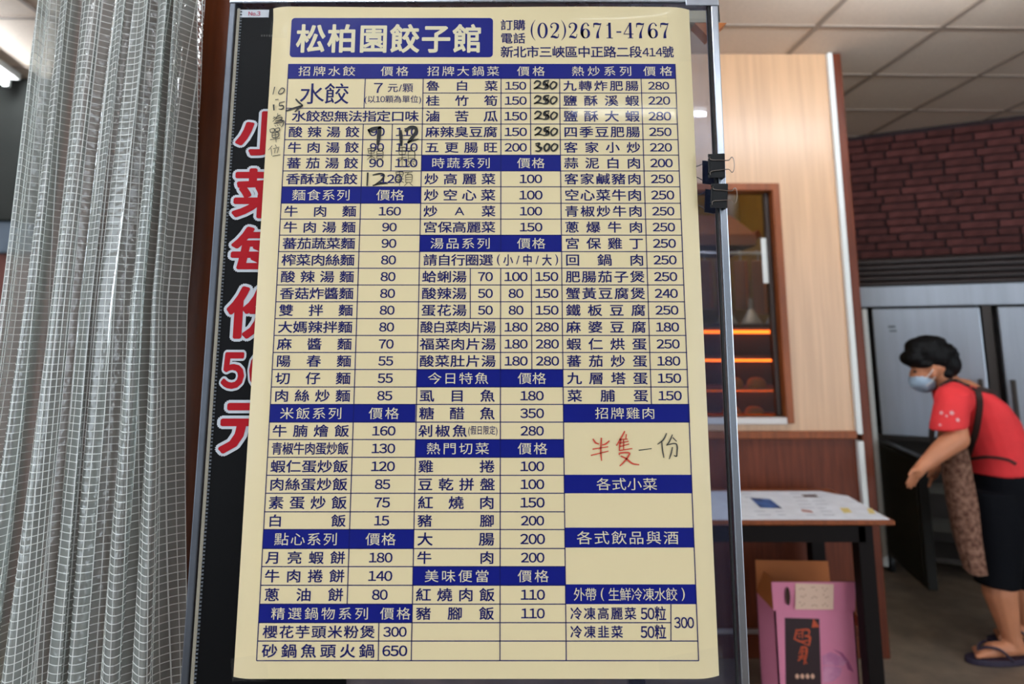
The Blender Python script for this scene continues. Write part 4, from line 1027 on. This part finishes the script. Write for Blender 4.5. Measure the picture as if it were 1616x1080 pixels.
# near hand: palm, four fingers of different length, thumb
h0 = V(1455, 737, YA - 0.06); 
b.capsule(h0, V(1446, 747, YA - 0.065), 0.026, 0.026)
for j, (mx, my, tx, ty, r, dy) in enumerate(((1441, 749, 1431, 764, 0.0085, -0.022), (1443, 752, 1432, 769, 0.009, -0.007), (1446, 754, 1437, 770, 0.009, 0.008), (1449, 754, 1443, 767, 0.008, 0.022))):
    k = V(mx, my, YA - 0.065 + dy); m_ = V((mx + tx) / 2 - 1, (my + ty) / 2, YA - 0.066 + dy); e = V(tx, ty, YA - 0.06 + dy)
    b.capsule(V(1448, 745, YA - 0.065 + dy * 0.7), k, 0.012, r + 0.001, 8); b.capsule(k, m_, r + 0.001, r, 8); b.capsule(m_, e, r, r * 0.85, 8)
b.capsule(V(1449, 742, YA - 0.085), V(1440, 743, YA - 0.105), 0.013, 0.010, 8); b.capsule(V(1440, 743, YA - 0.105), V(1435, 750, YA - 0.11), 0.010, 0.008, 8)
# far arm hangs in front of the body
b.capsule(V(1505, 632, 3.64), V(1495, 690, 3.68), 0.054, 0.045); b.capsule(V(1495, 690, 3.68), V(1478, 735, 3.66), 0.042, 0.028)
b.capsule(V(1478, 735, 3.66), V(1472, 750, 3.65), 0.027, 0.024)
for dy in (-0.022, -0.007, 0.008, 0.022): b.capsule(V(1472, 750, 3.65 + dy), V(1466, 768, 3.645 + dy), 0.010, 0.008, 8)
b.capsule(V(1474, 744, 3.62), V(1465, 752, 3.60), 0.012, 0.009, 8)
# legs and feet
for Y, dx in ((YN, 0), (YF, 34)):
    b.capsule(V(1575 + dx * 0.5, 765, (Y + YP) / 2), V(1577 + dx * 0.8, 860, Y), 0.07, 0.065); b.capsule(V(1577 + dx * 0.8, 860, Y), V(1578 + dx, 935, Y), 0.068, 0.072); b.capsule(V(1578 + dx, 935, Y), V(1594 + dx, 1000, Y), 0.072, 0.042)
    g = V(1594 + dx, 1000, Y); 
    b.capsule(g, Vector((g.x + 0.02, Y, 0.062)), 0.042, 0.038)
    b.capsule(Vector((g.x + 0.03, Y, 0.058)), Vector((g.x - 0.10, Y - 0.01, 0.052)), 0.033, 0.032)
    b.capsule(Vector((g.x - 0.10, Y - 0.02, 0.046)), Vector((g.x - 0.155, Y - 0.03, 0.043)), 0.022, 0.018)
    for k in range(5): b.capsule(Vector((g.x - 0.14, Y - 0.036 + k * 0.018, 0.042)), Vector((g.x - 0.185 + 0.008 * k, Y - 0.042 + k * 0.019, 0.039)), 0.011, 0.0095 if k else 0.012, 8)
body, _ = remesh(b, 'body', M['skin'], pe, 0.0065, 3)
for yy in (YP - 0.052, YP + 0.052):
    mb = MB(); mb.ball(V(1444, 587, yy), (0.006, 0.010, 0.006), 10, 7); mb.build('eye', mat('eye_dark', '#15100e', 0.3) if 'eye_dark' not in bpy.data.materials else bpy.data.materials['eye_dark'], body, smooth=True)
# hair
b = MB()
b.ball(V(1468, 559), (0.118, 0.098, 0.086), rot=Euler((0, math.radians(8), 0)))
b.ball(V(1438, 566), (0.046, 0.075, 0.040)); b.ball(V(1492, 574), (0.062, 0.088, 0.072)); b.ball(V(1486, 588), (0.044, 0.075, 0.045)); b.ball(V(1455, 548), (0.08, 0.08, 0.05)); b.ball(V(1452, 574), (0.055, 0.082, 0.03))
for k in range(60):
    t = random.uniform(0, PI); q = random.uniform(0, 2 * PI)
    b.ball(V(1468, 560) + Vector((0.112 * math.sin(t) * math.cos(q), 0.092 * math.sin(t) * math.sin(q), 0.08 * abs(math.cos(t)))), random.uniform(0.012, 0.022), 8, 6)
remesh(b, 'hair', mat('black_hair', '#070607', 0.6, spec=0.2, bump=0.4, scale=60), pe, 0.007, 2)
# mask
b = MB()
b.ball(V(1455, 603), (0.060, 0.066, 0.050), rot=Euler((0, math.radians(30), 0)))
b.ball(V(1447, 604), (0.034, 0.045, 0.034)); 
mk, _ = remesh(b, 'face_mask', mat('pale_blue_mask', '#a9c0d4', 0.7), pe, 0.006, 3)
mb = MB(); mb.tube([V(1461, 597, YP - 0.062), V(1467, 591, YP - 0.078), V(1473, 583, YP - 0.085)], 0.0022, 6); mb.tube([V(1462, 610, YP - 0.056), V(1470, 603, YP - 0.074), V(1476, 595, YP - 0.085)], 0.0022, 6); mb.build('ear_loop', M['white_paint'], mk)
# shirt
M['red_shirt'] = mat('red_cotton', '#f2383c', 0.8, var=0.12, scale=9, bump=0.25)
b = MB()
secs = [(1507, 604, 0.070, 0.095, -0.35), (1517, 612, 0.105, 0.165, -0.30), (1528, 628, 0.135, 0.20, -0.25), (1541, 655, 0.158, 0.205, -0.16), (1553, 685, 0.155, 0.195, -0.10), (1563, 712, 0.143, 0.185, -0.05), (1569, 730, 0.132, 0.180, -0.02), (1570, 745, 0.122, 0.172, 0.02)]
b.loft([oval(V(x, y), rx, ry, 24, tl_) for x, y, rx, ry, tl_ in secs])
for Y, dY, ex in ((YA, -1, 1497), (3.64, 1, 1494)):
    b.ball(V(1507, 630, Y + 0.035 * -dY), (0.085, 0.08, 0.08)); b.ball(V(1504, 632, Y + 0.012 * -dY), (0.082, 0.074, 0.074))
    cs = [(1506, 620, 0.072), (1502, 640, 0.080), (1499, 660, 0.082), (ex, 677, 0.083)]
    b.loft([oval(V(x, y, Y), r, r * 0.9, 18, 0.12) for x, y, r in cs])
shirt, sbvh = remesh(b, 'shirt', M['red_shirt'], pe, 0.008, 5)
# trousers
b = MB()
b.loft([oval(V(1571, 732), 0.116, 0.165), oval(V(1573, 762), 0.128, 0.180), oval(V(1575, 800), 0.126, 0.178)])
for Y, dx in ((YN, 0), (YF, 30)):
    b.loft([oval(V(1575 + dx * 0.3, 775, Y), 0.122, 0.085), oval(V(1577 + dx * 0.6, 830, Y), 0.115, 0.09), oval(V(1576 + dx, 880, Y), 0.100, 0.088), oval(V(1573 + dx, 924, Y), 0.092, 0.086, 20, -0.1)])
remesh(b, 'trousers', mat('navy_trousers', '#08090f', 0.85, spec=0.15, bump=0.15, scale=10), pe, 0.008, 4)
# apron: bib in front, skirt wrapped around the near side
M['apron'] = mat('brown_apron', '#8d6a58', 0.85, spec=0.2, var=0.35, scale=45, col2='#553529', bump=0.1)
def sheet(rows, th=0.004):
    out = []
    for arcs in rows: out.append(arcs)
    n = len(out[0]); mb = MB(); inner = []
    for r in out:
        c = Vector((sum(p[0] for p in r) / n, sum(p[1] for p in r) / n, r[0][2])); inner.append([Vector(p) + (c - Vector(p)).normalized() * th for p in r])
    A = [p for r in out for p in r]; B_ = [p for r in inner for p in r]; m_ = len(out)
    fs = [(j * n + i, j * n + i + 1, (j + 1) * n + i + 1, (j + 1) * n + i) for j in range(m_ - 1) for i in range(n - 1)]
    o = len(A); mb.add(A + B_, fs + [tuple(q + o for q in f[::-1]) for f in fs] +
           [(i, i + 1, o + i + 1, o + i) for i in range(n - 1)] + [((m_ - 1) * n + i + 1, (m_ - 1) * n + i, o + (m_ - 1) * n + i, o + (m_ - 1) * n + i + 1) for i in range(n - 1)] +
           [((j + 1) * n, j * n, o + j * n, o + (j + 1) * n) for j in range(m_ - 1)] + [(j * n + n - 1, (j + 1) * n + n - 1, o + (j + 1) * n + n - 1, o + j * n + n - 1) for j in range(m_ - 1)])
    return mb
rows = []
for y, xl, xe in ((700, 1480, 1527), (724, 1484, 1533), (745, 1486, 1536), (790, 1493, 1543), (840, 1503, 1550), (893, 1519, 1557)):
    z = V(1520, y, 3.4).z
    xs = [(V(xe, y, 3.265).x, 3.265), (V((xl + xe) / 2 + 4, y, 3.255).x, 3.255), (V(xl + 8, y, 3.30).x, 3.30), (V(xl, y, 3.40).x, 3.40), (V(xl + 3, y, 3.52).x, 3.52), (V(xl + 12, y, 3.60).x, 3.60)]
    rows.append([(x + 0.003 * math.sin(9 * k_ + y * 0.05), yy, z) for k_, (x, yy) in enumerate(smoothline(xs, 4))])
ap = sheet(rows).build('apron_skirt', M['apron'], pe, smooth=True)
rows = []
for y, xl in ((640, 1478), (665, 1466), (690, 1465), (716, 1474)):
    rows.append([(V(xl + 9 * t * t, y, 3.40 + 0.09 * t).x, 3.40 + 0.09 * t, V(xl, y).z) for t in [k / 6 for k in range(-6, 7)]])
sheet(rows).build('apron_bib', mat('apron_dark', '#2a1c1c', 0.8), pe, smooth=True)
# straps laid on the shirt
def strap(pts, wpx, name='apron_strap'):
    q = smoothline([(x, y, wpx) for x, y in pts], 8); L = []
    for i, (x, y, w) in enumerate(q):
        a = q[max(i - 1, 0)]; c = q[min(i + 1, len(q) - 1)]; tx, ty = c[0] - a[0], c[1] - a[1]; l = math.hypot(tx, ty) or 1
        row = []
        for s in (-1, 1):
            px, py = x - ty / l * w / 2 * s, y + tx / l * w / 2 * s; d = ray(px, py).normalized()
            h = sbvh.ray_cast(CAM, d)
            row.append((h[0] if h[0] is not None else None, d))
        L.append(row)
    last = None; vs = []
    for row in L:
        for k in (0, 1):
            p, d = row[k]
            if p is None:
                o = row[1 - k][0] or last or Vector((2.2, 3.3, 1.1)); p = CAM + d * (o.y / d.y)
            last = p; vs.append(p - d * 0.007)
    n = len(L); back = [v + Vector((0, 0.008, 0)) for v in vs]; o = len(vs)
    fs = [(2 * i, 2 * i + 2, 2 * i + 3, 2 * i + 1) for i in range(n - 1)]
    mb = MB(); mb.add(vs + back, fs + [tuple(q_ + o for q_ in f[::-1]) for f in fs] + [(2 * i, o + 2 * i, o + 2 * i + 2, 2 * i + 2) for i in range(n - 1)] + [(2 * i + 1, 2 * i + 3, o + 2 * i + 3, o + 2 * i + 1) for i in range(n - 1)])
    mb.build(name, M['strap'], pe)
M['strap'] = mat('strap_brown', '#35221d', 0.8)
strap([(1484, 608), (1505, 600), (1528, 609), (1545, 619)], 4.5)
strap([(1543, 614), (1556, 616), (1574, 621)], 7)
strap([(1544, 617), (1547, 640), (1541, 680), (1533, 705), (1527, 724)], 9.5)
strap([(1533, 725), (1560, 722), (1590, 726), (1604, 733)], 4)
# small pale print on the sleeve
for k, (x, y, r) in enumerate(((1486, 652, 0.011), (1502, 652, 0.012), (1511, 663, 0.011), (1484, 671, 0.008), (1494, 657, 0.007))):
    d = ray(x, y).normalized(); h = sbvh.ray_cast(CAM, d)
    if h[0] is None: continue
    n_ = h[1] if h[1].dot(d) < 0 else -h[1]; u = n_.cross(Vector((0, 0, 1))).normalized(); w = n_.cross(u); mb = MB()
    mb.add([h[0] + n_ * 0.003 + (u * math.cos(t * PI / 5) + w * math.sin(t * PI / 5)) * r * (1 if t % 2 else 0.55) for t in range(10)], [tuple(range(10))])
    mb.build('sleeve_print', mat('pale_pink_print', '#e8b0b0', 0.7) if k == 0 else bpy.data.materials['pale_pink_print'], pe)
# flip-flops: worn, so part of the figure
for Y, dx in ((YN, 0), (YF, 34)):
    g = V(1594 + dx, 1000, Y); mb = MB(); out = []
    for t in range(28):
        a = 2 * PI * t / 28; cx = math.cos(a); out.append((g.x - 0.072 + 0.150 * cx, Y - 0.012 + (0.050 - 0.010 * cx) * math.sin(a)))
    mb.loft([[(x, y, 0.001) for x, y in out], [(x, y, 0.026) for x, y in out]]); so = mb.build('flip_flop', mat('sandal_purple', '#2b2036', 0.6) if dx == 0 else bpy.data.materials['sandal_purple'], pe, bevel=0.004)
    mb = MB()
    for s in (-1, 1): mb.tube(smoothline([(g.x - 0.165, Y - 0.018, 0.028), (g.x - 0.150, Y - 0.016 + s * 0.012, 0.068), (g.x - 0.09, Y - 0.012 + s * 0.042, 0.070), (g.x - 0.04, Y - 0.012 + s * 0.050, 0.024)], 5), 0.0055, 8)
    mb.build('thong_strap', bpy.data.materials['sandal_purple'], so, smooth=True)

bpy.data.objects.remove(_fo)
